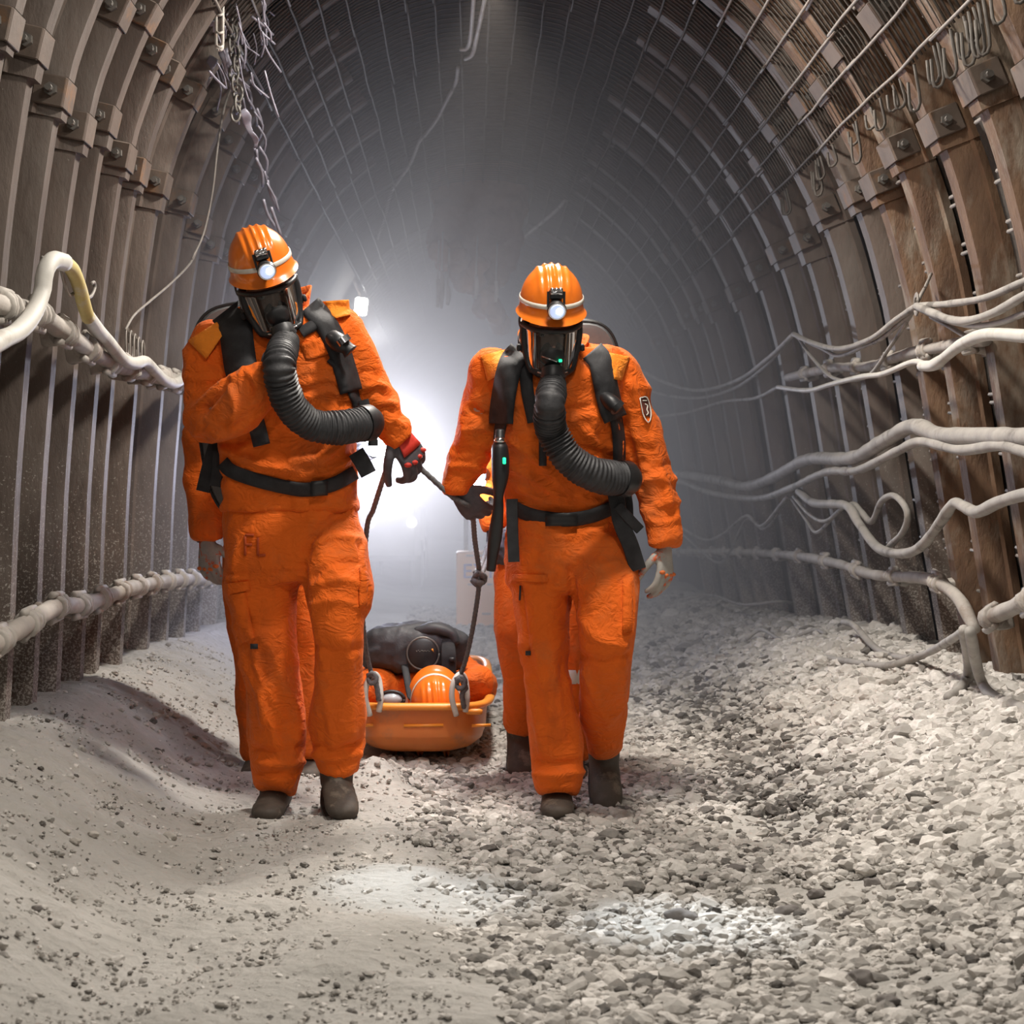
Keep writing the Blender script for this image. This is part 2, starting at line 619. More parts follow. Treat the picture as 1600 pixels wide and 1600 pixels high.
M['rope'] = surf_mat('kernmantle_rope', (0.07, 0.07, 0.075), (0.17, 0.165, 0.165), 0.8, 120, bump_s=0.5, bump_scale=200)
M['bag'] = surf_mat('dark_bag_cloth', (0.028, 0.028, 0.032), (0.06, 0.06, 0.066), 0.6, 15, bump_s=0.4, bump_scale=60)
M['tan'] = surf_mat('tan_board', (0.78, 0.38, 0.13), (0.85, 0.43, 0.16), 0.6, 4, bump_s=0.1)
M['blue_ink'] = surf_mat('blue_lettering', (0.05, 0.06, 0.36), (0.06, 0.07, 0.40), 0.6, 4, bump_s=0)
M['pale_paint'] = surf_mat('pale_vehicle_paint', (0.60, 0.60, 0.60), (0.70, 0.70, 0.70), 0.5, 4, bump_s=0.1)
M['dark_glass'] = surf_mat('dark_glass', (0.05, 0.05, 0.06), (0.07, 0.07, 0.08), 0.1, 4, bump_s=0)
M['stone'] = surf_mat('limestone', (0.36, 0.33, 0.29), (0.55, 0.51, 0.46), 0.85, 14, bump_s=0.5, bump_scale=60)
# ------------------------------------------------------------------ the tunnel's cross-section
PL = catmull([(-1.47, -0.1), (-1.45, 0.0), (-1.42, 0.5), (-1.40, 1.0), (-1.37, 1.4), (-1.335, 1.8), (-1.268, 2.24), (-1.20, 2.47), (-1.09, 2.71), (-0.90, 2.98), (-0.56, 3.26), (-0.20, 3.41), (0.12, 3.45)], 10)
PR = catmull([(2.04, -0.1), (2.02, 0.0), (1.97, 0.3), (1.913, 0.63), (1.868, 0.9), (1.80, 1.32), (1.735, 1.71), (1.70, 1.87), (1.63, 2.12), (1.52, 2.39), (1.36, 2.66), (1.12, 2.96), (0.78, 3.24), (0.42, 3.41), (0.12, 3.45)], 10)


def prof_normals(Q):
    t = np.gradient(Q, axis=0)
    t /= np.linalg.norm(t, axis=1)[:, None]
    n = np.stack([t[:, 1], -t[:, 0]], 1)
    c = np.array([0.2, 1.3])
    s = np.sign(np.einsum('ij,ij->i', n, c - Q))
    return n * s[:, None]


NL, NR = prof_normals(PL), prof_normals(PR)


def wx(side, z):
    Q = PL if side < 0 else PR
    k = np.searchsorted(Q[:, 1], z)
    return float(np.interp(z, Q[:, 1], Q[:, 0]))


def wallP(px, py, off=0.05):
    """point seen at a pixel, hanging off metres in front of the side wall"""
    side = -1 if px < VX else 1
    Y = 7.0
    for _ in range(40):
        z = EYE.z - Y * (py - VY) / F
        X = wx(side, min(max(z, -0.05), 3.3)) - side * off
        Y = 0.5 * Y + 0.5 * min(max(X * F / (px - VX), 3.0), 30)
    return P(px, py, Y)


def ground(X, Y):
    X = np.asarray(X, float)
    Y = np.asarray(Y, float)
    X, Y = np.broadcast_arrays(X, Y)
    q = np.stack([X.ravel(), Y.ravel(), np.zeros(X.size)], 1)
    und = (vn(q * 1.1, 50) * 0.02 + vn(q * 3.2, 51) * 0.012).reshape(X.shape)
    fade = 1 - 0.55 * smooth(8, 15, Y)
    left = 0.31 * smooth(-0.72 - 0.05 * np.sin(Y * 1.3), -1.42, X) * fade
    right = 0.35 * smooth(0.75, 1.98, X) * fade
    edge = -0.10 - 0.02 * np.sin(Y * 2.1) + 0.10 * (5.2 - np.minimum(Y, 6.5))
    path = 0.022 * smooth(edge + 0.05, edge - 0.10, X)
    ditch = -0.035 * np.exp(-((X - (0.75 + 0.045 * Y)) / 0.16) ** 2) * smooth(4.2, 6.0, Y)
    hump = 0.085 * np.exp(-((X + 0.33) / 0.10) ** 2 - ((Y - 6.17) / 0.22) ** 2)
    calm = 1 - 0.75 * np.exp(-(((X + 0.15) / 0.95) ** 2 + ((Y - 5.9) / 0.9) ** 2))
    return left + right + hump + (path - 0.011) + ditch + und * calm


def ground_mat():
    m, N, L, B = new_mat('dusty_gravel_ground')
    v = coords(N, L)
    col = ramp(N, L, noise(N, L, v, 2.2, 8, 0.65), [(0.3, (0.44, 0.42, 0.385)), (0.7, (0.62, 0.595, 0.555))])
    grit = ramp(N, L, noise(N, L, v, 48, 7, 0.8), [(0.59, (0, 0, 0)), (0.73, (0.65, 0.65, 0.65))])
    col = mixc(N, L, grit, col, (0.26, 0.24, 0.21))
    L.new(col, B.inputs['Base Color'])
    B.inputs['Roughness'].default_value = 0.95
    B.inputs['Specular IOR Level'].default_value = 0.2
    vo = N.new('ShaderNodeTexVoronoi')
    vo.inputs['Scale'].default_value = 34
    L.new(v, vo.inputs['Vector'])
    mm = N.new('ShaderNodeMath')
    mm.operation = 'MULTIPLY_ADD'
    L.new(noise(N, L, v, 26, 8, 0.72), mm.inputs[0])
    mm.inputs[1].default_value = 2.0
    L.new(vo.outputs[0], mm.inputs[2])
    bump(N, L, B, mm.outputs[0], 0.7, 0.018)
    return m


M['ground'] = ground_mat()
xs = np.concatenate([np.linspace(-2.0, 2.6, 300)])
ys = np.concatenate([np.linspace(2.4, 9.5, 460), np.linspace(9.6, 40, 120)])
GX, GY = np.meshgrid(xs, ys)
GZ = ground(GX, GY)
gq = np.stack([GX.ravel() * 9, GY.ravel() * 9, np.zeros(GX.size)], 1)
GZ = GZ + ((vn(gq, 60) * 0.007 + vn(gq * 2.3, 61) * 0.0055 + vn(gq * 4.6, 62) * 0.0045) * smooth(13, 8, GY.ravel())).reshape(GX.shape)
nf = len(xs)
gf = [(i * nf + j, i * nf + j + 1, (i + 1) * nf + j + 1, (i + 1) * nf + j) for i in range(len(ys) - 1) for j in range(nf - 1)]
floor = obj('floor', (np.stack([GX.ravel(), GY.ravel(), GZ.ravel()], 1), gf), M['ground'], loc=(0, 0, 0))
tag(floor, 'dusty tunnel floor of packed grit with banks along both walls', 'floor', kind='structure')


# lining behind the arches
def shell(Q, Nn, i0, i1, name, label):
    yy = np.linspace(1.2, 40, 160)
    q = (Q - Nn * 0.13)[i0:i1]
    R = np.array([[(p[0], y, p[1]) for p in q] for y in yy])
    fl = R.reshape(-1, 3)
    d = vn(fl * np.array((2.2, 2.2, 2.2)), 70) * 0.035 + vn(fl * 6.0, 71) * 0.012
    nn = np.tile(np.stack([Nn[i0:i1, 0], np.zeros(i1 - i0), Nn[i0:i1, 1]], 1), (len(yy), 1))
    R = (fl + nn * d[:, None]).reshape(R.shape)
    mb = MB().rings(R, cap=False, closed=False)
    o = obj(name, mb, M['lining'], loc=(0, 0, 0))
    return tag(o, label, 'wall', kind='structure')


kL, kR = np.searchsorted(PL[:, 1], 2.75), np.searchsorted(PR[:, 1], 2.75)
shell(PL, NL, 0, kL + 1, 'wall_left', 'dark dusty left tunnel wall behind the steel arches')
shell(PR, NR, 0, kR + 1, 'wall_right', 'dark dusty right tunnel wall behind the steel arches')
QC = np.vstack([PL[kL:], PR[kR:-1][::-1]])
NC = np.vstack([NL[kL:], NR[kR:-1][::-1]])
ce = shell(QC, NC, 0, len(QC), 'ceiling', 'dark arched tunnel ceiling')
ce['category'] = 'ceiling'
bw = MB().add(np.array([(x, 39.8, z) for x, z in np.vstack([PL, PR[::-1]]) * np.array((1.1, 1.0)) + np.array((0, 0.05))]), [tuple(range(len(PL) + len(PR)))])
tag(obj('wall_back', bw, M['lining'], loc=(0, 0, 0)), 'hazy far end of the tunnel', 'wall', kind='structure')

# ------------------------------------------------------------------ steel arches
def speckle(m):
    """splashed grit sticking to the lower legs"""
    N, L = m.node_tree.nodes, m.node_tree.links
    B = N['Principled BSDF']
    old = B.inputs['Base Color'].links[0].from_socket
    ge = N.new('ShaderNodeNewGeometry')
    sp = N.new('ShaderNodeSeparateXYZ')
    L.new(ge.outputs['Position'], sp.inputs[0])
    mr = N.new('ShaderNodeMapRange')
    mr.inputs[1].default_value, mr.inputs[2].default_value = 0.3, 1.5
    mr.inputs[3].default_value, mr.inputs[4].default_value = 0.16, -0.06
    L.new(sp.outputs[2], mr.inputs[0])
    ad = N.new('ShaderNodeMath')
    L.new(noise(N, L, ge.outputs['Position'], 120, 3, 0.7), ad.inputs[0])
    L.new(mr.outputs[0], ad.inputs[1])
    f = ramp(N, L, ad.outputs[0], [(0.64, (0, 0, 0)), (0.70, (0.85, 0.85, 0.85))])
    L.new(mixc(N, L, f, old, (0.40, 0.37, 0.33)), B.inputs['Base Color'])


speckle(M['steel'])

SEC = [(-0.078, -0.115), (-0.082, -0.085), (-0.066, -0.075), (-0.056, -0.015), (-0.046, 0.0), (0.046, 0.0), (0.056, -0.015), (0.066, -0.075), (0.082, -0.085), (0.078, -0.115)]


def sweep(Q, Nn, Y, z0, z1, sec, lift=0.0, step=3, lean=0.0):
    """an arch segment: the section carried along the wall profile between two heights"""
    sel = [i for i in range(len(Q)) if z0 <= Q[i, 1] <= z1][::step]
    R = []
    for i in sel:
        R.append([(Q[i, 0] + Nn[i, 0] * (b + lift), Y + a + lean * (Q[i, 1] - 1), Q[i, 1] + Nn[i, 1] * (b + lift)) for a, b in sec])
    return MB().rings(R)


def at_z(Q, Nn, z):
    i = int(np.argmin(abs(Q[:, 1] - z)))
    return Q[i], Nn[i]


LEFT_Y = [4.86, 5.20, 5.54, 5.88, 6.21, 6.58, 6.86, 7.33, 7.95, 8.45, 8.95, 9.45, 10.1, 10.9, 11.8, 12.8]
RIGHT_Y = [5.1, 5.6, 6.12, 6.67, 7.06, 7.43, 8.07, 8.64, 9.26, 10.0, 10.85, 11.85, 12.4, 13.1, 14.0, 15.2]
ORD = ['nearest', 'second', 'third', 'fourth', 'fifth', 'sixth', 'seventh', 'eighth', 'ninth', 'tenth', 'eleventh', 'twelfth', 'thirteenth', 'fourteenth', 'fifteenth', 'sixteenth']


def arch_leg(side, k, Y):
    Q, Nn = (PL, NL) if side < 0 else (PR, NR)
    w_ = 'left' if side < 0 else 'right'
    look = 'rough brown' if side < 0 else ('orange-rusted' if k < 5 else 'dark rusty')
    gz = float(ground(wx(side, 0.3), Y))
    SECk = [(a * 0.72, b) for a, b in SEC] if side < 0 else SEC
    root = thing('steel_arch', (wx(side, gz), Y, gz), f'{look} steel arch of the {w_} wall, {ORD[k]} from the camera', 'tunnel arch', f'steel arches along the {w_} wall')
    jz = rng.uniform(-0.05, 0.05)
    ln = rng.uniform(-0.012, 0.012)
    mat = M['steel'] if side < 0 or k >= 5 else M['steel_warm']
    obj('lower_segment', sweep(Q, Nn, Y, gz - 0.12, 2.80 + jz, SECk, 0, 3, ln), mat, root, angle=35)
    top = 3.27 if side < 0 else 3.25
    sec2 = [(a * 1.14, b + 0.022 if abs(a) < 0.06 else b) for a, b in SECk]
    obj('upper_segment', sweep(Q, Nn, Y, 2.16 + jz, top, sec2, 0.0, 3, ln), mat, root, angle=35)
    for z in (2.26 + jz, 2.64 + jz):
        q, n = at_z(Q, Nn, z)
        n3 = np.array((n[0], 0, n[1]))
        t3 = nrm(np.cross(n3, (0, 1, 0)))
        Rm = np.stack([n3, (0, 1, 0), t3], 1)
        yc = Y + ln * (z - 1)
        c = np.array((q[0], yc, q[1])) + n3 * 0.012
        hw = 0.064 if side < 0 else 0.088
        mb = MB().box(c + n3 * 0.013, (0.008, hw * 2, 0.095), Rm, 0.004)
        for s in (-1, 1):
            mb.box(c + np.array((0, s * hw, 0)) - n3 * 0.035, (0.10, 0.012, 0.095), Rm, 0.004)
        cl = obj('clamp', mb, M['clamp'], root, angle=30)
        bc = c + np.array((0, -hw - 0.004, 0)) - n3 * 0.026
        b = MB().rod(bc, bc + np.array((0, -0.022, 0)), 0.021, 6)
        b.rod(bc + np.array((0, -0.02, 0)), bc + np.array((0, -0.048, 0)), 0.011, 8)
        obj('bolt', b, M['bolt'], cl, angle=30)
    return root


for k, Y in enumerate(LEFT_Y):
    arch_leg(-1, k, Y)
for k, Y in enumerate(RIGHT_Y):
    arch_leg(1, k, Y)

# lagging mesh in the bays between the right arches: paired pins beside every arch
for k in range(2, 9):
    Y0, Y1 = RIGHT_Y[k - 1], RIGHT_Y[k]
    mb = MB()
    y = Y0 + 0.13
    for dy in (0.0, 0.035):
        sel = range(8, len(PR) - 20, 3)
        mb.tube([(PR[i, 0] - 0.0 + 0.055, y + dy, PR[i, 1]) for i in sel if 0.5 < PR[i, 1] < 3.1], 0.006, m=5, sub=1)
    z = 0.62
    while z < 2.9:
        q, n = at_z(PR, NR, z)
        for dz in (0.0, 0.035):
            a = np.array((q[0] + n[0] * 0.0 + 0.035, y - 0.05, q[1] + dz + rng.uniform(-.006, .006)))
            mb.tube([a, a + np.array((0.0, 0.09 + rng.uniform(0, .05), 0.004))], 0.007, m=5, sub=1)
        z += 0.175
    o = obj('wire_mesh', mb, M['wire'])
    tag(o, f'rusty vertical mesh wires with paired pins beside the {ORD[k - 1]} right-hand steel arch', 'wire mesh', 'mesh strips between the right-hand arches')

# roof mesh: longitudinal rods over close cross wires, one panel per stretch
QA = np.vstack([PL, PR[:-1][::-1]])
NA = np.vstack([NL, NR[:-1][::-1]])
sL = [i for i in range(len(QA)) if (i < len(PL) and QA[i, 1] > 2.86) or (i >= len(PL) and QA[i, 1] > 2.42)]
arc = QA[sL] + NA[sL] * 0.022
arcL = np.concatenate([[0], np.cumsum(np.linalg.norm(np.diff(arc, axis=0), axis=1))])


def arc_at(s):
    return np.array((np.interp(s, arcL, arc[:, 0]), np.interp(s, arcL, arc[:, 1])))


edges_y = [4.6, 5.6, 6.5, 7.5, 8.6, 9.9, 11.4, 13.2, 15.5, 18.5, 23.0]
for k in range(len(edges_y) - 1):
    ya, yb = edges_y[k], edges_y[k + 1]
    root = thing('roof_mesh', (0.1, (ya + yb) / 2, 3.2), f'dusty steel mesh lining the roof, {ORD[k]} panel from the camera', 'roof mesh', 'steel mesh panels along the roof')
    mb = MB()
    for s in np.arange(0.03, arcL[-1], 0.135):
        p = arc_at(s + rng.uniform(-.01, .01))
        o1, o2 = rng.uniform(-.02, .02, 2)
        nn_ = 4
        yy = np.linspace(ya - 0.05 + o1, yb + 0.06 + o2, nn_ + 1)
        mb.tube([(p[0] + rng.uniform(-.004, .004), y, p[1] - 0.012 + rng.uniform(-.006, .003)) for y in yy], 0.0062, m=5, sub=2)
    obj('long_rods', mb, M['wire'] if k < 3 else M['dim_roof_wire'], root)  # lit tone on the near panels, dimmed copy farther in
    mb = MB()
    st = 0.05 if k < 4 else (0.09 if k < 8 else 0.25)
    for y in np.arange(ya, yb, st):
        ss = np.linspace(0, arcL[-1], 16)
        q = np.array([arc_at(s) for s in ss])
        mb.tube(np.column_stack([q[:, 0], np.full(16, y) + rng.uniform(-.004, .004), q[:, 1] + 0.006]), 0.0042, m=4, sub=1)
        if k < 4 and rng.random() < 0.28:          # bent wire ends below the right edge
            e = q[-1]
            d = rng.uniform(0.05, 0.14)
            mb.tube([(e[0], y, e[1]), (e[0] + 0.02, y, e[1] - d), (e[0] - 0.005, y + 0.02, e[1] - d - 0.02), (e[0] - 0.01, y + 0.04, e[1] - d * 0.4)], 0.0055, m=5, sub=3)
    obj('cross_wires', mb, M['dim_roof_wire'], root)
# ------------------------------------------------------------------ people
def Rm(rx=0, ry=0, rz=0):
    return np.array(Euler((math.radians(rx), math.radians(ry), math.radians(rz)), 'XYZ').to_matrix())


class Frame:
    """places parts modelled around a head (face towards -y, z up)"""

    def __init__(self, c, R):
        self.c, self.R = np.asarray(c, float), np.asarray(R, float)

    def __call__(self, mb):
        out = MB()
        out.add(mb.verts() @ self.R.T + self.c, mb.f)
        return out

    def pt(self, p):
        return self.R @ np.asarray(p, float) + self.c


HS = 0.85     # helmet size


def helmet_shell():
    """ribbed miner's helmet: dome, rain gutter and front peak"""
    mb = MB()
    na, nv = 96, 22
    th = np.linspace(0, 2 * np.pi, na, endpoint=False)
    R = []

    def ring(z_rel, grow, droop=None):
        return z_rel, grow

    for v in np.linspace(0.03, 1, nv):
        a = v * np.pi / 2
        s, c = np.sin(a) ** 0.92, np.cos(a)
        x, y, z = 0.112 * s * np.cos(th), 0.138 * s * np.sin(th), np.full(na, 0.132 * c)
        rid = sum(np.exp(-((x - x0) / 0.0075) ** 2) for x0 in (-0.05, -0.025, 0, 0.025, 0.05)) * smooth(0.30, 0.62, c) * smooth(1.02, 0.8, abs(y) / 0.138)
        k = 1 + 0.055 * rid
        R.append(np.stack([x * (1 + 0.02 * rid), y * k, z * k], 1))
    front = np.clip(-np.sin(th), 0, 1)
    for grow, dz in ((0.003, -0.016), (0.006, -0.024), (0.011, -0.029), (0.014, -0.0325), (0.011, -0.035), (0.004, -0.030), (-0.006, -0.020)):
        pk = front ** 1.6
        g = grow * (1 + 0.75 * pk * (grow > 0.0058))
        R.append(np.stack([(0.112 + g) * np.cos(th), (0.138 + g) * np.sin(th), dz - 0.014 * pk * (max(grow, 0) / 0.014) ** 0.7], 1))
    # inner face
    for v in np.linspace(0.97, 0.05, 8):
        a = v * np.pi / 2
        s, c = np.sin(a), np.cos(a)
        R.append(np.stack([0.104 * s * np.cos(th), 0.130 * s * np.sin(th), np.full(na, 0.122 * c - 0.012 * s)], 1))
    mb.rings(R)
    mb.v[0] = mb.v[0] * HS
    return mb


def helmet_band():
    th = np.linspace(0, 2 * np.pi, 72, endpoint=False)
    R = []
    for z, g in ((0.008, 0.0015), (0.009, 0.0035), (0.024, 0.0035), (0.025, 0.0015)):
        s = np.sqrt(max(0, 1 - (z / 0.132) ** 2)) ** 0.92
        R.append(np.stack([(0.112 * s + g) * np.cos(th), (0.138 * s + g) * np.sin(th), np.full(72, z)], 1))
    mb = MB().rings(R, cap=False)
    mb.v[0] = mb.v[0] * HS
    return mb


HZ = 0.084      # helmet rests this far above the head centre


def up(mb, dz, ry=0.0):
    o = MB()
    R = Rm(0, 0, 0)
    return o.add(mb.verts() + np.array((0, 0, dz)), mb.f)


def make_helmet(fr, root, lamp=True):
    off = HZ
    h = obj('helmet', fr(up(helmet_shell(), off)), M['helmet'], root, angle=50)
    obj('reflective_band', fr(up(helmet_band(), off)), M['white_band'], h)
    if lamp:
        z = off + 0.018
        d = nrm((0, -1, -0.10))
        c = np.array((0.0, -0.121, z))
        b = MB().tube([c + d * -0.012, c + d * 0.012, c + d * 0.03, c + d * 0.036], [0.020, 0.024, 0.029, 0.027], m=24, sub=2)
        b.box(c + np.array((0, 0.004, 0.036)), (0.040, 0.022, 0.03), Rm(-14), 0.004)
        for s in (-1, 1):
            b.rod(c + np.array((s * .024, .004, .045)), c + np.array((s * .024, -0.006, 0.0)), 0.0035)
        hl = obj('headlamp', fr(b), M['black_rubber'], h, angle=40)
        mt = MB()
        for s in (-1, 0, 1):
            mt.ball(c + np.array((s * .012, -0.004, .052)), (.008, .007, .007), 8, 6)
        mt.box(c + np.array((0, -0.006, 0.043)), (0.036, 0.006, 0.012), None, 0.002)
        obj('lamp_bracket', fr(mt), M['chrome'], hl)
        obj('bezel', fr(MB().tube([c + d * 0.031, c + d * 0.040], [0.028, 0.026], m=28, sub=1)), M['chrome'], hl, angle=30)
        obj('bulb', fr(MB().ball(c + d * 0.042 + np.array((0.006, 0, 0.002)), (.011, .006, .012), 14, 8)), M['bulb'], hl)
        obj('lens', fr(MB().tube([c + d * 0.0385, c + d * 0.044], [0.023, 0.020], m=24, sub=1)), M['lamp_on'], hl, angle=30)
    return h


def head_tubes(fr):
    mb = MB()
    for c, r in (((0, 0.012, 0.035), (0.076, 0.094, 0.088)), ((0, -0.02, -0.045), (0.064, 0.070, 0.072)), ((0, -0.055, -0.085), (0.036, 0.032, 0.026)), ((0, -0.092, -0.018), (0.012, 0.018, 0.026)), ((0, -0.098, -0.033), (0.017, 0.016, 0.012)),
                 ((0, -0.075, 0.03), (0.055, 0.022, 0.012)), ((0.04, -0.066, -0.03), (0.022, 0.016, 0.016)), ((-0.04, -0.066, -0.03), (0.022, 0.016, 0.016)), ((0, -0.084, -0.063), (0.023, 0.012, 0.006)), ((0, -0.081, -0.072), (0.020, 0.012, 0.006)),
                 ((0.080, 0.015, -0.01), (0.010, 0.020, 0.032)), ((-0.080, 0.015, -0.01), (0.010, 0.020, 0.032))):
        mb.ball(np.array(c) * .93, np.array(r) * .93)
    return fr(mb)


def make_face(fr, root, mask=True, body=None):
    for s in (-1, 1):
        e = obj('eye', fr(MB().ball((s * 0.032, -0.070, 0.004), (0.0125, 0.0125, 0.0095), 12, 8)), M['white_band'], root)
        obj('iris', fr(MB().ball((s * 0.032, -0.0805, 0.003), (0.005, 0.003, 0.005), 10, 6)), M['black_rubber'], e)
    if not mask:
        return None
    # full-face mask: rubber skirt, clear curved visor, nose cup, connector, head straps
    zz = (0.022, -0.112)
    ang = np.radians(np.linspace(-78, 78, 26))

    def edge(u, zt):
        t = (zz[0] - zt) / (zz[0] - zz[1])
        r = 0.090 - 0.012 * t
        return np.array((math.sin(u) * r, 0.006 - math.cos(u) * (r + 0.022) - 0.008 * t, zt))

    def border(g):
        pts = [edge(u, zz[0] + 0.0) for u in ang]
        pts += [edge(ang[-1] * (1 - 0.30 * k ** 2), zz[0] + (zz[1] - zz[0]) * k) for k in np.linspace(0.1, 0.9, 7)]
        pts += [edge(u, zz[1]) for u in ang[::-1] * 0.66]
        pts += [edge(ang[0] * (1 - 0.30 * k ** 2), zz[0] + (zz[1] - zz[0]) * k) for k in np.linspace(0.9, 0.1, 7)]
        pts.append(pts[0])
        return MB().tube(pts, 0.0085, 0.0085, m=8, sub=1)

    mk = obj('breathing_mask', fr(border(0)), M['black_rubber'], root)
    R = []
    for k in np.linspace(0.0, 1, 12):
        lim = 1 - 0.32 * k ** 2
        R.append([edge(u * lim, zz[0] + (zz[1] - zz[0]) * k) for u in ang])
    R = np.array(R)
    In = R * np.array((0.97, 0.97, 1))
    obj('visor', fr(MB().rings(np.concatenate([R, In[:, ::-1]], 1))), M['visor'], mk)
    sk = MB()
    # rubber seal against the face
    sk.tube([(-0.076, -0.02, 0.03), (-0.084, -0.025, 0.0), (-0.076, -0.03, -0.06), (-0.05, -0.055, -0.115), (0, -0.075, -0.125), (0.05, -0.055, -0.115), (0.076, -0.03, -0.06), (0.084, -0.025, 0.0), (0.076, -0.02, 0.03)], 0.012, 0.018, m=8, sub=4)
    obj('face_seal', fr(sk), M['black_rubber'], mk)
    obj('nose_cup', fr(MB().ball((0, -0.080, -0.058), (0.041, 0.03, 0.042), 18, 12)), M['black_rubber'], mk)
    cn = MB().tube([(0, -0.098, -0.095), (0, -0.112, -0.115), (0, -0.122, -0.145)], [0.034, 0.037, 0.035], m=20, sub=3)
    for t in (-0.112, -0.14):
        cn.tube([(0, -0.110 + (t + .112) * .4, t), (0, -0.113 + (t + .112) * .4, t - 0.008)], 0.040, m=20, sub=1)
    obj('connector', fr(cn), M['black_rubber'], mk, angle=40)
    tr = MB().tube([edge(u, zz[1] + 0.004) + np.array((0, -0.009, 0)) for u in ang[4:-4] * 0.66], 0.0032, m=6, sub=1)
    obj('visor_clip', fr(tr), M['chrome'], mk)
    st = MB()
    for s in (-1, 1):
        for z0, z1 in ((0.01, 0.03), (-0.055, -0.03)):
            st.tube([(s * 0.088, -0.03, z0), (s * 0.094, 0.02, (z0 + z1) / 2), (s * 0.075, 0.08, z1), (0.0, 0.112, z1)], 0.003, 0.011, m=8, sub=4, hint=(0, 0, 1))
        st.box((s * 0.097, -0.022, -0.052), (0.012, 0.022, 0.02), None, 0.003)
    obj('head_strap', fr(st), M['black_web'], mk)
    return mk


def glove(name, root, wrist, fwd, back, thumb, curl, mat, cuff=None, size=1.0, spread=0.10, accent=None):
    """five-fingered gloved hand; fwd wrist->knuckles, back = back of the hand, thumb = side the thumb is on"""
    w_ = np.asarray(wrist, float)
    f, n = nrm(fwd), np.asarray(back, float)
    n = nrm(n - f * np.dot(n, f))
    s = np.cross(f, n)
    if np.dot(s, thumb) < 0:
        s = -s
    mb = MB()
    k = size
    mb.tube([w_ - f * 0.035 * k, w_, w_ + f * 0.03 * k, w_ + f * 0.07 * k, w_ + f * 0.092 * k], np.array([0.031, 0.031, 0.040, 0.046, 0.043]) * k, np.array([0.024, 0.022, 0.019, 0.017, 0.014]) * k, m=16, sub=3, hint=n)
    L = [(0.034, 0.078), (0.012, 0.088), (-0.011, 0.083), (-0.033, 0.064)]
    kn = []
    for i, (off, ln) in enumerate(L):
        base = w_ + f * (0.085 - 0.006 * abs(i - 1.2)) * k + s * off * k
        d = nrm(f + s * off * spread * 30 * 0.3)
        pts = [base - d * 0.03 * k, base]
        a = 0
        p = base
        for seg, c in zip((0.45, 0.31, 0.24), curl[i] if isinstance(curl[0], (tuple, list)) else curl):
            a += math.radians(c)
            p = p + (d * math.cos(a) - n * math.sin(a)) * ln * seg * k * 1.1
            pts.append(p)
        kn.append(base)
        mb.tube(pts, np.array([0.011, 0.0118, 0.0108, 0.0098, 0.0082]) * k, m=10, sub=4, hint=s)
    tb = w_ + f * 0.022 * k + s * 0.030 * k - n * 0.006 * k
    mb.tube([tb - s * 0.015 * k, tb, tb + (s * 0.75 + f * 0.6 - n * 0.25) * 0.032 * k, tb + (s * 0.8 + f * 1.15 - n * 0.75) * 0.046 * k, tb + (s * 0.55 + f * 1.5 - n * 1.1) * 0.058 * k], np.array([0.014, 0.0155, 0.0135, 0.012, 0.009]) * k, m=10, sub=4)
    v, fc, nn = fused(mb, 0.0042, 3)
    g = obj(name, (v, fc), mat, root)
    if accent is not None:
        a = MB()
        for i, b in enumerate(kn):
            a.ball(b + n * 0.0085 * k + f * 0.004 * k, np.array((0.011, 0.011, 0.007)) * k, 10, 6)
        if accent is M['red']:
            a.tube([w_ + n * 0.018 * k + f * 0.012 * k, w_ + n * 0.016 * k + f * 0.06 * k], [0.026 * k, 0.036 * k], [0.006 * k, 0.006 * k], m=12, sub=3, hint=n)
        obj('knuckle_pad', a, accent, g)
    if cuff is not None:
        c = MB().tube([w_ - f * 0.045 * k, w_ - f * 0.04 * k, w_ - f * 0.01 * k, w_ - f * 0.005 * k], np.array([0.036, 0.040, 0.038, 0.034]) * k, np.array([0.030, 0.033, 0.030, 0.026]) * k, m=18, sub=2, hint=n)
        obj('cuff', c, cuff, g)
    return g


def boot(root, ankle, toe_dir, upv, ln=0.30, leg=None):
    """ankle-high work boot with a welted sole"""
    a, d = np.asarray(ankle, float), nrm(toe_dir)
    u = np.asarray(upv, float)
    u = nrm(u - d * np.dot(u, d))
    mb = MB()
    h = 0.085
    w = u if leg is None else nrm(leg)
    mb.tube([a - d * 0.005 + w * 0.085, a - d * 0.012 + w * 0.05, a - d * 0.01, a - u * 0.05], [0.042, 0.046, 0.052, 0.05], [0.046, 0.052, 0.064, 0.07], m=16, sub=3, hint=d)
    mb.tube([a - d * 0.10 - u * 0.045, a - d * 0.085 - u * 0.042, a - d * 0.02 - u * 0.036, a + d * 0.07 - u * 0.045, a + d * 0.14 - u * 0.055, a + d * 0.180 - u * 0.060, a + d * 0.196 - u * 0.064],
            [0.022, 0.042, 0.047, 0.052, 0.054, 0.042, 0.02], [0.022, 0.038, 0.046, 0.038, 0.030, 0.024, 0.012], m=18, sub=4, hint=u)
    v, f, n = fused(mb, 0.008, 5)
    v = v + n * (vn(v * 40, 5)[:, None] * 0.0016)
    b = obj('boot', (v, f), M['boot'], root)
    s = np.cross(d, u)
    R = []
    for k in (-0.100, -0.088):
        ring = []
        for t in np.linspace(0, 2 * np.pi, 28, endpoint=False):
            x, y = math.cos(t), math.sin(t)
            ww = 0.047 + 0.011 * smooth(-0.6, 0.7, x)
            ring.append(a + d * (0.045 + 0.158 * np.sign(x) * abs(x) ** 0.95) + s * ww * np.sign(y) * abs(y) ** 0.95 + u * k)
        R.append(ring)
    obj('sole', MB().rings(R), M['sole'], b, angle=40)
    return b


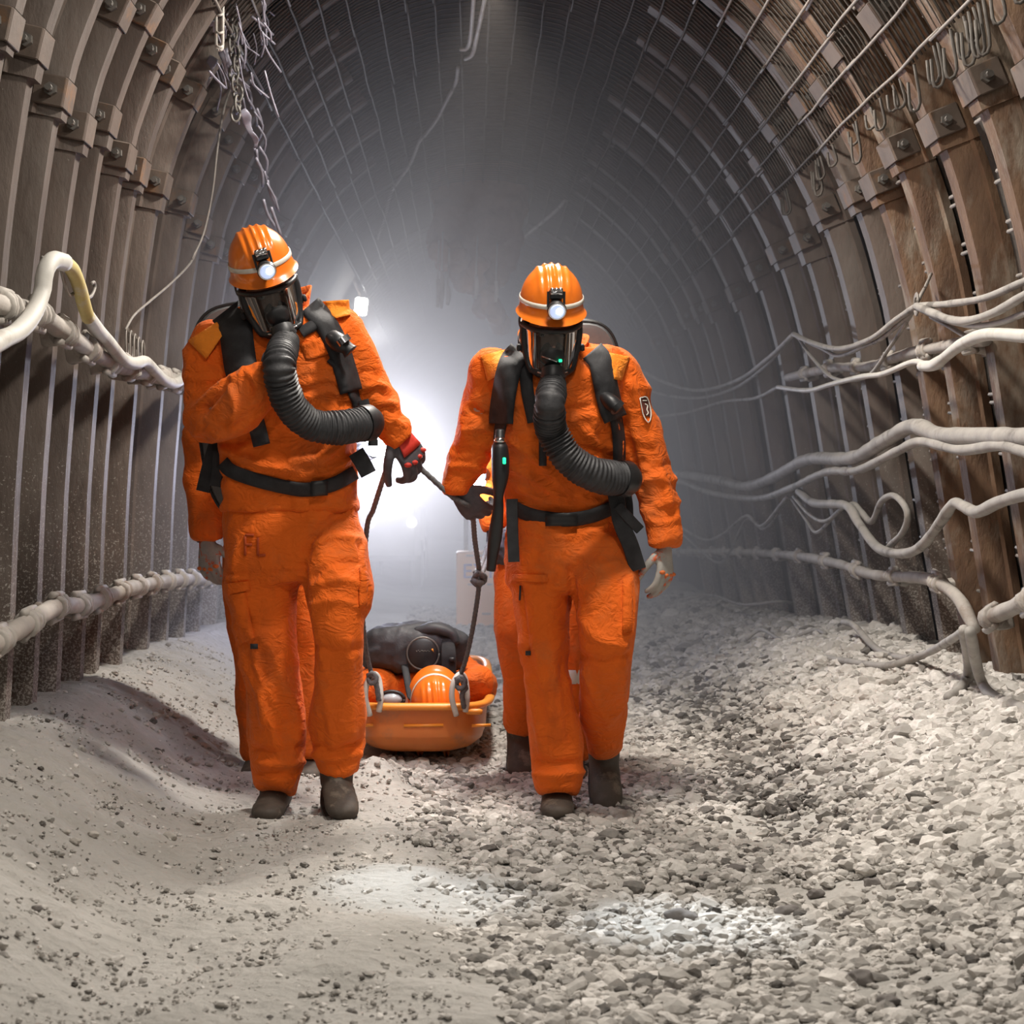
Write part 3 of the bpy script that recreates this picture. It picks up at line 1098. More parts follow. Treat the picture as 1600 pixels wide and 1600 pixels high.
def corrugated(path3, r, pitch=0.0135, amp=0.0045, m=26):
    c = catmull(np.array(path3), 40)
    seg = np.concatenate([[0], np.cumsum(np.linalg.norm(np.diff(c[:, :3], axis=0), axis=1))])
    n = int(seg[-1] / pitch * 8)
    s = np.linspace(0, seg[-1], n)
    q = np.stack([np.interp(s, seg, c[:, i]) for i in range(3)], 1)
    rr = np.interp(s, np.linspace(0, seg[-1], len(r)), r)
    wob = 0.6 + 0.4 * vn(np.stack([s * 25, s * 0, s * 0], 1), 9)
    rad = rr + amp * np.sin(s / pitch * 2 * np.pi) * wob
    mb = MB().tube(q, rad, m=m, sub=1)
    v = mb.verts()
    return (v + nrm_rows(v - np.repeat(np.vstack([q]), m, 0)) * (vn(v * 60, 4) * 0.0018)[:, None], mb.f)


def pack_shell(root, c, wdt, hgt, dep, R, name='breathing_pack'):
    """hard-shell closed-circuit apparatus worn on the back"""
    mb = MB()
    rg = []
    for k, g in ((-1, 0.80), (-0.93, 0.95), (-0.6, 1.0), (0.0, 1.0), (0.55, 1.0), (0.80, 0.985), (0.93, 0.93), (1, 0.78)):
        ang = np.linspace(0, 2 * np.pi, 48, endpoint=False)
        x = np.sign(np.cos(ang)) * abs(np.cos(ang)) ** (2 / 4.2) * wdt / 2 * g
        z = np.sign(np.sin(ang)) * abs(np.sin(ang)) ** (2 / 3.6) * hgt / 2 * (0.6 + 0.4 * g)
        rg.append(np.stack([x, np.full(48, k * dep / 2), z], 1))
    mb.rings(rg)
    p = obj(name, (mb.verts() @ R.T + c, mb.f), M['pack'], root, angle=50)
    for yk in (-0.62, 0.3):
        ang = np.linspace(0, 2 * np.pi, 73)
        x = np.sign(np.cos(ang)) * abs(np.cos(ang)) ** (2 / 4.2) * wdt / 2 * 1.005
        z = np.sign(np.sin(ang)) * abs(np.sin(ang)) ** (2 / 3.6) * hgt / 2 * 1.005
        t = MB().tube(np.stack([x, np.full(73, yk * dep / 2), z], 1), 0.006, m=8, sub=1)
        obj('edge_bead', (t.verts() @ R.T + c, t.f), M['black_rubber'], p)
    return p


def collar(fr, root, rad=0.078, h=0.075, flare=0.03, tilt=0.02, gap=40):
    """turned-up jacket collar, open at the throat"""
    a = np.radians(np.linspace(-90 + gap / 2, 270 - gap / 2, 40))
    R = []
    for k, g in ((0, 0.012), (0.4, 0.008), (0.8, flare * 0.75), (1.0, flare), (1.02, flare - 0.004), (0.8, flare * 0.75 - 0.008), (0.4, 0.0), (0, 0.004)):
        R.append(np.stack([(rad + g) * np.cos(a), (rad + g) * 1.05 * np.sin(a) + tilt * k, h * k * (1 + 0.15 * np.sin(a)) + 0.010 * np.cos(3 * a) * k], 1))
    R = np.array(R).transpose(1, 0, 2)
    return obj('collar', fr(MB().rings(R)), M['orange'], root)


def body_core(parts, fr, root):
    """the wearer's own body under the clothes: one continuous skin from head to ankles"""
    mb = MB()
    for Y0, rows, exp in parts:
        mb.ptube(Y0, [(r[0], r[1], r[2], r[3] * 0.74, r[4] * 0.74) for r in rows], m=12, sub=4, exp=exp)
    v0 = mb.verts()
    h = head_tubes(fr)
    mb.add(h.verts(), h.f)
    v, f, n = fused(mb, 0.0085, 3)
    return obj('body', (v, f), M['skin'], root)


def build_person(S):
    Y0 = S['Y']
    foot = P(S['foot'][0], S['foot'][1], Y0)
    foot[2] = S.get('z', 0.0)
    root = thing('person', foot, S['label'], 'person', S.get('group'))
    fr = Frame(P(*S['head'][:2], Y0 + S['head'][2]), Rm(0, S['roll'], 0) @ Rm(S['pitch']) @ Rm(0, 0, S['yaw']))
    neck = S['torso'][-1]
    hd = fr.pt((0, 0.02, -0.06))
    limbs = [(Y0, S['torso'], 2.6)] + [(Y0, r, 2.2) for k in ('arm_a', 'arm_a2', 'arm_b', 'arm_b2') if k in S for r in [S[k]]] + [(Y0, S['leg_a'], 2.2), (Y0, S['leg_b'], 2.2)]
    body = body_core([l for l in limbs], fr, root)
    nk = MB().tube([P(neck[0], neck[1] + 25, Y0 + neck[2]), P(neck[0], neck[1], Y0 + neck[2]), hd], [0.07, 0.062, 0.055], m=16, sub=4)
    obj('neck_scarf', nk, M['black_web'], root)
    # trousers
    mb = MB()
    mb.ptube(Y0, S['hips'], m=24, exp=2.5)
    for k in ('leg_a', 'leg_b'):
        mb.ptube(Y0, S[k], m=20, sub=6, exp=2.2)
    v, f, n = fused(mb, S.get('vox', 0.0085), 4)
    v = cloth(v, n, S['seed'], 0.0098, (1.1, 1.0, 0.75), 6.0)
    n = normals(v, f)
    v = stroke_sculpt(v, n, S.get('tr_strokes', []))
    tro = obj('trousers', (v, f), M['orange'], root)
    tsurf = Surf(v, f)
    # jacket
    mb = MB()
    mb.ptube(Y0, S['torso'], m=30, sub=6, exp=2.6)
    for k in ('arm_a', 'arm_a2', 'arm_b', 'arm_b2'):
        if k in S:
            mb.ptube(Y0, S[k], m=20, sub=6, exp=2.2)
    v, f, n = fused(mb, S.get('vox', 0.0085), 4)
    v = cloth(v, n, S['seed'] + 20, 0.0086, (1.0, 1.0, 1.15), 6.5)
    n = normals(v, f)
    v = stroke_sculpt(v, n, S.get('ja_strokes', []))
    jac = obj('jacket', (v, f), M['orange'], root)
    tb_ = MB().ptube(Y0, S['torso'], m=30, sub=6, exp=2.6)
    jsurf = Surf(v, f, Surf(tb_.verts(), tb_.f))
    make_helmet(fr, root, S.get('lamp', True))
    mk = make_face(fr, root, True)
    if 'collar' in S:
        c = S['collar']
        cf = Frame(P(c[0], c[1], Y0 + c[2]), Rm(c[3], c[4], 0))
        collar(cf, jac, *c[5:])
    if 'hose' in S:
        pts = [fr.pt((0, -0.118, -0.135))] + [P(x, y, Y0 + d) for x, y, d in S['hose'][0]]
        h = obj('breathing_hose', corrugated(pts, S['hose'][1]), M['hose'], root)
        ends = MB()
        p, q = np.array(pts[-2]), np.array(pts[-1])
        d = nrm(q - p)
        ends.tube([q - d * 0.02, q + d * 0.015, q + d * 0.04], [S['hose'][1][-1] + 0.006, S['hose'][1][-1] + 0.006, S['hose'][1][-1] - 0.01], m=20, sub=1)
        obj('hose_coupling', ends, M['black_rubber'], h, angle=40)
    return root, fr, tro, tsurf, jac, jsurf


# ------------------------------------------------ front left rescuer
SL = dict(
    Y=5.62, foot=(450, 1268), seed=100, z=0.0,
    label='rescuer in orange overalls with right hand drawn up to the chest',
    head=(419, 452, -0.18), roll=-14, pitch=24, yaw=9,
    torso=[(452, 798, 0.02, 107, .136), (452, 775, 0.02, 103, .13), (452, 740, 0.0, 104, .135), (451, 690, -0.02, 106, .145), (449, 640, -0.04, 107, .15), (446, 595, -0.05, 106, .15), (440, 552, -0.05, 107, .14), (430, 518, -0.04, 100, .115), (428, 492, -0.03, 70, .09), (428, 482, -.03, 54, .08), (428, 474, -0.03, 38, .065)],
    arm_a=[(352, 528, -0.03, 34, .06), (334, 545, -0.05, 40, .075), (328, 585, -0.07, 41, .082), (328, 625, -0.10, 41, .08), (330, 652, -0.13, 41, .075), (336, 664, -0.15, 30, .06)],
    arm_a2=[(318, 655, -0.11, 26, .06), (335, 657, -0.16, 37, .07), (360, 640, -0.22, 41, .07), (385, 618, -0.25, 40, .065), (408, 598, -0.28, 31, .05), (421, 589, -0.29, 25, .042)],
    arm_b=[(498, 502, -0.03, 30, .06), (524, 514, -0.03, 36, .075), (541, 540, -0.02, 37, .08), (561, 582, -0.01, 36, .075), (582, 622, 0.0, 33, .07), (604, 655, 0.0, 29, .06), (621, 680, 0.0, 24, .05), (630, 691, 0.0, 21, .045)],
    hips=[(451, 765, 0.02, 96, .12), (453, 800, 0.02, 103, .13), (457, 850, 0.01, 106, .135), (461, 885, 0.0, 106, .13), (463, 908, 0.0, 92, .115)],
    leg_a=[(412, 845, 0.01, 58, .12), (412, 890, 0.01, 60, .12), (411, 940, 0.01, 57, .11), (418, 1000, 0.0, 50, .10), (426, 1050, 0.01, 45, .095), (430, 1100, 0.02, 43, .09), (435, 1150, 0.03, 44, .088), (437, 1190, 0.03, 41, .085), (434, 1222, 0.02, 34, .078), (431, 1234, 0.01, 28, .07)],
    leg_b=[(512, 840, 0.0, 56, .12), (522, 885, -0.04, 56, .12), (527, 935, -0.09, 53, .11), (529, 985, -0.11, 44, .10), (528, 1040, -0.08, 40, .09), (527, 1100, -0.04, 41, .085), (527, 1150, -0.01, 39, .08), (527, 1190, 0.0, 36, .075), (527, 1207, 0.0, 30, .07)],
    collar=(437, 505, -0.05, 14, -10, 0.092, 0.085, 0.028, 0.0, 90),
    hose=([(437, 566, -0.38), (441, 600, -0.37), (457, 638, -0.33), (488, 664, -0.28), (530, 668, -0.24), (572, 661, -0.16)], [0.038, 0.046, 0.047, 0.047, 0.047, 0.050, 0.050]),
    ja_strokes=[
        ([(446, 600), (448, 690), (452, 795)], 2.5, -0.004), ([(458, 600), (460, 690), (464, 795)], 2.0, 0.003),
        ([(470, 560), (505, 555), (522, 556)], 2.2, -0.004), ([(470, 558), (482, 562), (522, 545)], 3, 0.004),
        ([(345, 745), (400, 748), (470, 770), (548, 752)], 6, -0.008),
        ([(350, 700), (400, 725), (450, 735)], 7, 0.010), ([(540, 690), (500, 715), (455, 722)], 7, 0.008), ([(548, 715), (510, 738), (470, 745)], 5, 0.007), ([(440, 655), (420, 680), (380, 700)], 6, 0.008),
        ([(478, 600), (510, 590), (540, 597)], 6, 0.009), ([(480, 622), (515, 612), (542, 622)], 6, 0.008), ([(485, 580), (505, 575), (530, 577)], 4, 0.006),
        ([(302, 560), (330, 566), (365, 578)], 5, -0.008), ([(292, 590), (325, 594), (362, 590)], 5, 0.008), ([(318, 640), (340, 615), (355, 595)], 6, -0.018), ([(356, 600), (368, 640), (360, 665)], 6, 0.010), ([(385, 580), (402, 600), (408, 625)], 5, 0.008), ([(330, 685), (370, 672), (410, 640)], 7, 0.008),
        ([(556, 590), (570, 580), (590, 585)], 5, -0.008), ([(570, 620), (590, 610), (606, 620)], 5, -0.010), ([(585, 645), (602, 636), (618, 645)], 5, -0.010), ([(575, 605), (590, 600), (600, 604)], 4, 0.009), ([(590, 632), (606, 628), (615, 632)], 4, 0.009), ([(604, 664), (616, 656), (628, 664)], 4, 0.009)],
    tr_strokes=[
        ([(455, 815), (456, 850), (462, 880)], 2.5, -0.004), ([(395, 800), (455, 797), (530, 790)], 3, -0.006),
        ([(355, 895), (385, 897), (452, 893)], 2.5, -0.005), ([(355, 905), (392, 903)], 3, 0.005), ([(372, 915), (390, 970), (402, 1005)], 3, -0.006),
        ([(474, 880), (474, 950)], 5, -0.012), ([(478, 862), (500, 825), (540, 795)], 6, -0.010), ([(490, 850), (520, 838), (560, 842)], 6, 0.008), ([(490, 915), (530, 905), (562, 912)], 6, 0.007), ([(488, 945), (525, 938), (560, 948)], 5, 0.006), ([(492, 900), (520, 880), (560, 878)], 5, -0.007),
        ([(562, 850), (566, 890), (564, 930)], 3, -0.007), ([(566, 900), (575, 920), (572, 945)], 6, 0.010),
        ([(400, 1040), (418, 1080), (440, 1120)], 6, 0.008), ([(395, 1000), (405, 1060), (412, 1130)], 6, 0.008), ([(400, 1170), (430, 1178), (470, 1168)], 6, -0.010), ([(400, 1192), (432, 1196), (472, 1190)], 5, 0.010), ([(405, 1210), (430, 1208), (460, 1212)], 4, -0.009),
        ([(500, 1050), (512, 1110), (520, 1170)], 7, 0.008), ([(545, 1000), (548, 1080), (552, 1150)], 7, 0.007), ([(495, 1165), (525, 1172), (560, 1160)], 5, -0.008), ([(490, 1180), (520, 1186), (560, 1178)], 5, 0.008), ([(495, 1010), (525, 1020), (560, 1012)], 7, -0.008)])
pl, frL, troL, tsL, jacL, jsL = build_person(SL)
YL = 5.62
# epaulettes, pockets, collar points
obj('shoulder_pad', jsL.patch([(293, 532), (340, 502), (349, 522), (322, 562)], 0.004, 0.026, 9, 9), M['lit_orange_pad'], jacL)
obj('shoulder_pad', jsL.patch([(499, 471), (545, 468), (548, 492), (522, 498)], 0.004, 0.026, 9, 9), M['lit_orange_pad'], jacL)
obj('chest_pocket_flap', jsL.patch([(468, 538), (515, 522), (523, 550), (478, 564)], 0.003, 0.006), M['orange'], jacL)
obj('thigh_pocket_flap', tsL.patch([(352, 912), (388, 908), (392, 922), (356, 930)], 0.003, 0.008), M['orange'], troL)
obj('thigh_pocket', tsL.patch([(358, 930), (384, 925), (398, 1000), (376, 1005)], 0.003, 0.010), M['orange'], troL)
obj('thigh_pocket', tsL.patch([(562, 885), (576, 895), (574, 945), (560, 950)], 0.003, 0.012), M['orange'], troL)
obj('fabric_tag', tsL.patch([(391, 1006), (403, 1006), (403, 1014), (391, 1014)], 0.006, 0.003, 3, 3), M['black_web'], troL)
mk_ = MB()
for a in ([(383, 836), (383, 868)], [(383, 836), (397, 836)], [(383, 851), (394, 851)], [(403, 840), (403, 868)], [(403, 868), (415, 867)]):
    r = tsL.ribbon(a, 4, 0.004, 0.002, 3, 4)
    mk_.add(r.verts(), r.f)
obj('thigh_marking', mk_, surf_mat('worn_lettering', (0.42, 0.06, 0.01), (0.5, 0.07, 0.01), 0.8, 20, bump_s=0), troL)
# harness
for nm, path, wd in (('shoulder_strap', [(352, 485), (366, 505), (372, 545), (378, 580), (392, 606)], 52), ('shoulder_strap', [(484, 476), (508, 505), (527, 540), (540, 580), (549, 612)], 36)):
    obj(nm, jsL.ribbon(path, wd, 0.006, 0.018, 7), M['black_web'], pl)
for path, wd in (([(395, 640), (402, 668), (409, 696)], 27), ([(549, 605), (556, 625), (566, 645)], 16), ([(496, 505), (478, 515), (470, 520)], 18), ([(515, 560), (546, 590), (560, 640)], 14)):
    obj('strap_tail', jsL.ribbon(path, wd, 0.008, 0.010, 5), M['black_web'], pl)
for path, r1, r2 in (([(568, 625, -0.10), (576, 655, -0.10), (582, 680, -0.10), (583, 697, -0.10)], 8, .006), ([(556, 706, -0.12), (566, 722, -0.12), (576, 741, -0.12)], 13, .006), ([(338, 690, -0.02), (326, 730, -0.02), (317, 768, -0.02)], 11, .008), ([(342, 705, -0.05), (340, 735, -0.05), (336, 760, -0.05)], 9, .008)):
    obj('strap_tail', MB().ptube(YL, [(*p, r1, r2) for p in path], m=10, exp=5), M['black_web'], pl, angle=40)
obj('waist_belt', jsL.ribbon([(347, 722), (362, 736), (400, 750), (450, 762), (480, 765), (520, 757), (556, 738)], 22, 0.006, 0.010, 5), M['black_web'], pl)
obj('belt_buckle', jsL.patch([(486, 752), (512, 750), (512, 774), (486, 776)], 0.016, 0.010, 4, 4), M['black_rubber'], pl)
mb = MB().ptube(YL, [(520, 528, -0.20, 13, .03), (530, 536, -0.22, 15, .035), (541, 543, -0.22, 11, .03), (548, 550, -0.22, 13, .03)], m=16)
obj('pressure_fitting', mb, M['black_rubber'], pl)
obj('fitting_ring', MB().rod(P(534, 528, YL - .25), P(540, 536, YL - .25), 0.022, 16), M['chrome'], pl, angle=40)
pack_shell(pl, P(418, 640, YL + 0.20), 0.44, 0.70, 0.17, Rm(8, -6, 0))
# hands
glove('glove', pl, P(619, 676, YL), P(643, 712, YL + .02) - P(619, 676, YL), (0.55, -0.75, 0.25), (-0.7, -0.3, -0.5), (30, 48, 34), M['glove_dark'], None, 1.22, accent=M['red'])
glove('glove', pl, P(420, 589, YL - .29), P(443, 566, YL - .27) - P(420, 589, YL - .29), (0.1, -0.9, 0.2), (-0.4, 0.1, 0.8), (60, 75, 45), M['glove_dark'], None, 0.9)
# boots
boot(pl, P(430, 1228, YL + .06), (-0.05, -1, 0), (0, 0, 1))
boot(pl, P(527, 1204, YL - .02), (0.22, -1, -0.32), (0.1, -0.3, 1), leg=(0, .02, 1))

# ------------------------------------------------ front right rescuer
SR = dict(
    Y=5.66, foot=(890, 1266), seed=300, z=0.0,
    label='rescuer in orange overalls with shield badge on the hanging left sleeve',
    head=(860, 514, -0.22), roll=1, pitch=21, yaw=4,
    torso=[(882, 828, 0.03, 90, .132), (882, 812, 0.03, 88, .125), (883, 780, 0.02, 92, .13), (882, 735, -0.01, 94, .14), (878, 690, -0.04, 94, .145), (873, 645, -0.06, 95, .15), (870, 605, -0.07, 98, .145), (868, 577, -0.06, 104, .125), (866, 557, -0.05, 92, .10), (865, 546, -0.05, 62, .085), (865, 535, -0.05, 42, .07)],
    arm_a=[(792, 572, -0.03, 28, .06), (770, 580, -0.02, 35, .075), (760, 620, 0.0, 36, .08), (748, 665, 0.03, 35, .08), (736, 703, 0.05, 31, .072), (722, 738, 0.06, 24, .055), (713, 760, 0.06, 20, .046), (712, 772, 0.06, 18, .042)],
    arm_b=[(942, 571, -0.03, 28, .06), (968, 579, -0.03, 35, .075), (983, 622, -0.02, 33, .08), (1002, 680, -0.01, 33, .078), (1019, 738, -0.02, 31, .072), (1032, 795, -0.04, 29, .066), (1037, 835, -0.06, 27, .06), (1037, 852, -0.06, 25, .055)],
    hips=[(882, 795, 0.03, 84, .115), (882, 830, 0.03, 88, .125), (888, 875, 0.02, 96, .13), (892, 905, 0.01, 97, .13), (893, 930, 0.0, 84, .11)],
    leg_a=[(846, 860, 0.02, 50, .12), (846, 905, 0.01, 48, .118), (846, 950, 0.0, 41, .108), (848, 1000, -0.02, 36, .098), (854, 1050, -0.01, 34, .09), (861, 1100, 0.0, 33, .085), (868, 1150, 0.02, 37, .082), (872, 1195, 0.02, 37, .08), (872, 1220, 0.01, 36, .078), (872, 1238, 0.0, 29, .07)],
    leg_b=[(935, 860, 0.0, 50, .12), (944, 905, -0.05, 52, .12), (951, 955, -0.10, 45, .11), (951, 1005, -0.12, 41, .10), (947, 1050, -0.06, 36, .09), (943, 1095, 0.03, 33, .082), (942, 1135, 0.12, 31, .075), (944, 1163, 0.18, 26, .068), (945, 1174, 0.19, 22, .06)],
    collar=(866, 570, -0.07, 16, 0, 0.090, 0.080, 0.018, 0.0, 100),
    hose=([(860, 625, -0.37), (859, 645, -0.36), (862, 672, -0.30), (888, 716, -0.28), (930, 742, -0.25), (975, 748, -0.18)], [0.036, 0.044, 0.046, 0.047, 0.049, 0.052, 0.050]),
    ja_strokes=[
        ([(884, 600), (886, 700), (884, 800)], 2.5, -0.004), ([(894, 640), (897, 720), (894, 800)], 2, 0.003),
        ([(798, 640), (835, 636), (842, 637)], 2, -0.004), ([(884, 640), (925, 632), (955, 634)], 2.2, -0.004),
        ([(800, 790), (850, 803), (890, 800), (940, 795), (970, 775)], 5, 0.008),
        ([(800, 690), (840, 720), (880, 760)], 6, 0.009), ([(800, 730), (840, 752), (880, 780)], 6, 0.009), ([(812, 765), (850, 780), (890, 790)], 5, 0.008), ([(900, 660), (930, 690), (955, 700)], 7, 0.008), ([(900, 700), (930, 705), (958, 720)], 5, -0.007), ([(900, 775), (930, 785), (955, 775)], 5, 0.007),
        ([(738, 640), (760, 650), (778, 645)], 6, -0.012), ([(725, 672), (755, 668), (778, 675)], 6, 0.010), ([(712, 705), (745, 705), (775, 712)], 6, -0.008), ([(705, 730), (735, 728), (760, 738)], 5, 0.009),
        ([(985, 600), (1010, 660), (1030, 720), (1048, 790)], 6, 0.007), ([(970, 640), (985, 700), (1000, 760)], 6, -0.008), ([(1005, 720), (1025, 732), (1044, 724)], 5, -0.006), ([(1012, 790), (1035, 796), (1056, 790)], 5, -0.007), ([(1012, 812), (1035, 818), (1058, 810)], 5, 0.007)],
    tr_strokes=[
        ([(884, 835), (888, 868), (890, 885)], 2.5, -0.005), ([(808, 822), (860, 838), (910, 835), (965, 812)], 5, 0.006),
        ([(800, 898), (830, 897), (855, 899)], 2.5, -0.005), ([(800, 912), (818, 912)], 3, 0.005), ([(813, 915), (819, 965), (826, 1015)], 3, -0.007),
        ([(893, 890), (897, 960)], 5, -0.012), ([(840, 870), (870, 885), (890, 890)], 6, -0.008), ([(905, 870), (930, 885), (965, 880)], 6, 0.008), ([(905, 960), (935, 1000), (975, 1010)], 8, 0.008),
        ([(835, 1000), (848, 1060), (862, 1120)], 7, 0.009), ([(826, 1060), (836, 1110), (846, 1170)], 6, 0.009), ([(880, 1040), (885, 1100), (890, 1160)], 7, -0.008), ([(840, 1190), (870, 1194), (905, 1190)], 5, -0.010), ([(838, 1210), (870, 1212), (908, 1206)], 5, 0.011),
        ([(915, 1050), (930, 1090), (950, 1130)], 6, 0.008), ([(970, 980), (974, 1040), (972, 1100)], 6, 0.008), ([(985, 900), (988, 950), (985, 990)], 5, 0.008), ([(910, 1025), (945, 1035), (980, 1022)], 6, -0.009)])
pr, frR, troR, tsR, jacR, jsR = build_person(SR)
YR = 5.66
obj('shoulder_pad', jsR.patch([(751, 556), (792, 545), (795, 575), (762, 596)], 0.004, 0.024, 9, 9), M['lit_orange_pad'], jacR)
obj('shoulder_pad', jsR.patch([(948, 550), (984, 557), (972, 595), (956, 592)], 0.004, 0.024, 9, 9), M['lit_orange_pad'], jacR)
obj('thigh_pocket_flap', tsR.patch([(800, 897), (856, 898), (856, 910), (801, 909)], 0.003, 0.007), M['orange'], troR)
obj('thigh_pocket', tsR.patch([(972, 905), (990, 900), (988, 985), (972, 990)], 0.003, 0.012), M['orange'], troR)
obj('zip_pull', tsR.ribbon([(813, 915), (812, 938)], 3, 0.006, 0.003, 3, 4), M['black_web'], troR)
obj('fabric_tag', tsR.patch([(821, 1017), (829, 1017), (829, 1024), (821, 1024)], 0.006, 0.003, 3, 3), M['black_web'], troR)
# sleeve badge: shield with light border and mark
bd = jsR.patch([(1000, 620), (1012, 620), (1019, 652), (1008, 650)], 0.004, 0.003)
q = jsR.ribbon([(1000, 622), (1011, 621), (1017, 640), (1017, 652), (1013, 660), (1006, 650), (1003, 638), (1000, 622)], 1.8, 0.006, 0.004, 3, 3)
sb = obj('sleeve_badge', bd, surf_mat('dark_badge', (0.10, 0.03, 0.02), (0.12, 0.03, 0.02), 0.7, 20, bump_s=0), jacR)
obj('badge_border', q, M['white_band'], sb)
q = MB()
for a in ([(1004, 626), (1011, 626)], [(1008, 631), (1012, 634), (1011, 640), (1013, 645), (1010, 649)]):
    r = jsR.ribbon(a, 1.8, 0.007, 0.003, 3, 4)
    q.add(r.verts(), r.f)
obj('badge_mark', q, M['white_band'], sb)
# harness
obj('shoulder_strap', jsR.ribbon([(813, 549), (799, 566), (790, 600), (784, 640), (783, 662)], 38, 0.020, 0.018, 7), M['black_web'], pr)
obj('shoulder_strap', jsR.ribbon([(925, 548), (939, 566), (946, 600), (954, 635), (962, 655)], 38, 0.012, 0.018, 7), M['black_web'], pr)
for path, wd in (([(783, 655), (780, 685), (784, 720)], 18), ([(962, 650), (967, 685), (968, 730)], 20), ([(820, 560), (824, 610), (834, 660)], 20), ([(848, 640), (848, 690), (848, 728)], 12)):
    obj('strap_tail', jsR.ribbon(path, wd, 0.008, 0.010, 5), M['black_web'], pr)
obj('waist_belt', jsR.ribbon([(797, 790), (830, 805), (880, 812), (925, 806), (968, 788)], 22, 0.008, 0.010, 5), M['black_web'], pr)
obj('belt_buckle', jsR.patch([(852, 802), (902, 802), (902, 822), (852, 822)], 0.018, 0.008, 4, 4), M['black_rubber'], pr)
for path, r1, r2 in (([(800, 780, -0.12), (801, 830, -0.13), (803, 878, -0.13)], 9, .006), ([(962, 770, -0.14), (970, 815, -0.14), (985, 852, -0.14), (997, 890, -0.13)], 13, .006), ([(965, 790, -0.15), (985, 812, -0.15), (1000, 828, -0.14)], 8, .006), ([(970, 745, -0.10), (982, 780, -0.10), (984, 815, -0.1)], 6, .006)):
    obj('strap_tail', MB().ptube(YR, [(*p, r1, r2) for p in path], m=10, exp=5), M['black_web'], pr, angle=40)
mb = MB().ptube(YR, [(946, 622, -0.20, 11, .03), (956, 630, -0.22, 13, .033), (964, 638, -0.23, 12, .03)], m=16)
mb.rod(P(962, 632, YR - .25), P(968, 638, YR - .25), 0.021, 16)
obj('pressure_fitting', mb, M['black_rubber'], pr, angle=40)
# pressure gauge unit hanging on the right strap
gz = MB().ptube(YR, [(781, 672, -0.19, 7, .012), (781, 690, -0.20, 9, .018), (781, 700, -0.20, 13, .028), (782, 730, -0.20, 14, .03), (781, 752, -0.20, 12, .026), (779, 775, -0.19, 8, .016), (778, 800, -0.18, 9, .016), (774, 835, -0.16, 11, .018), (770, 865, -0.15, 9, .015), (767, 892, -0.14, 7, .010)], m=16)
g_ = obj('pressure_gauge', gz, M['black_rubber'], pr)
obj('gauge_light', MB().box(P(788, 720, YR - .233), (0.010, 0.006, 0.020), None, 0.002), M['led'], g_)
obj('gauge_cap', MB().ball(P(781, 688, YR - .21), (0.018, 0.018, 0.012)), M['chrome'], g_)
lm = MB()
lm.rod(frR.pt((-0.035, -0.102, -0.055)), frR.pt((0.010, -0.118, -0.068)), 0.003)
obj('microphone_boom', lm, M['chrome'], pr)
obj('status_light', MB().box(frR.pt((0.02, -0.114, -0.066)), (0.010, 0.008, 0.008), frR.R, 0.001), M['led'], pr)
pack_shell(pr, P(888, 660, YR + 0.20), 0.335, 0.66, 0.17, Rm(8, 0, 0))
glove('glove', pr, P(716, 766, YR + .06), P(736, 790, YR + .07) - P(716, 766, YR + .06), (-0.45, -0.6, 0.1), (0.6, -0.4, 0.4), (42, 60, 35), M['glove_dark'], None, 1.05)
glove('glove', pr, P(1038, 858, YR - .06), P(1039, 890, YR - .075) - P(1038, 858, YR - .06), (0.75, -0.55, 0), (-0.45, -0.8, 0), (22, 28, 20), M['glove'], M['black_web'], 0.98, accent=M['orange_patch'])
boot(pr, P(870, 1226, YR + .07), (-0.03, -1, 0.0), (0, 0, 1))
boot(pr, P(944, 1176, YR + .20), (0.02, -0.76, -0.65), (0.0, -0.65, 0.76), leg=(0, -.55, .8))

# the two cap lamps light the ground ahead
for fr, aim, pw in ((frL, (-0.12, 4.55, 0), 130), (frR, (0.50, 4.22, 0), 210)):
    light('SPOT', tuple(fr.pt((0, -0.20, HZ + 0.012))), pw, (0.78, 0.90, 1.0), 0.02, aim, 'cap_lamp_beam', 21, 1.0)


# ------------------------------------------------ rear pair, mostly hidden behind the front pair
def shifted(S, cx, Y, **k):
    """a bearer of the same build further back: the pose redrawn around column cx at depth Y"""
    Ys = S['Y']
    mx = (S['torso'][1][0])
    sc = Ys / Y

    def row(r):
        return (cx + (r[0] - mx) * sc, VY + (r[1] - VY) * sc, r[2], r[3] * sc, r[4])
    o = {}
    for q in ('torso', 'arm_a', 'arm_b', 'hips', 'leg_a', 'leg_b'):
        o[q] = [row(r) for r in S[q]]
    h = S['head']
    o['head'] = (cx + (h[0] - mx) * sc, VY + (h[1] - VY) * sc, h[2])
    c = S['collar']
    o['collar'] = (cx + (c[0] - mx) * sc, VY + (c[1] - VY) * sc) + tuple(c[2:])
    o['hose'] = ([(cx + (x - mx) * sc, VY + (y - VY) * sc, d) for x, y, d in S['hose'][0]], S['hose'][1])
    o.update(Y=Y, roll=0, pitch=26, yaw=0, seed=S['seed'] + 57, foot=(cx, VY + 1.0 * F / Y), vox=0.012)
    o.update(k)
    return o


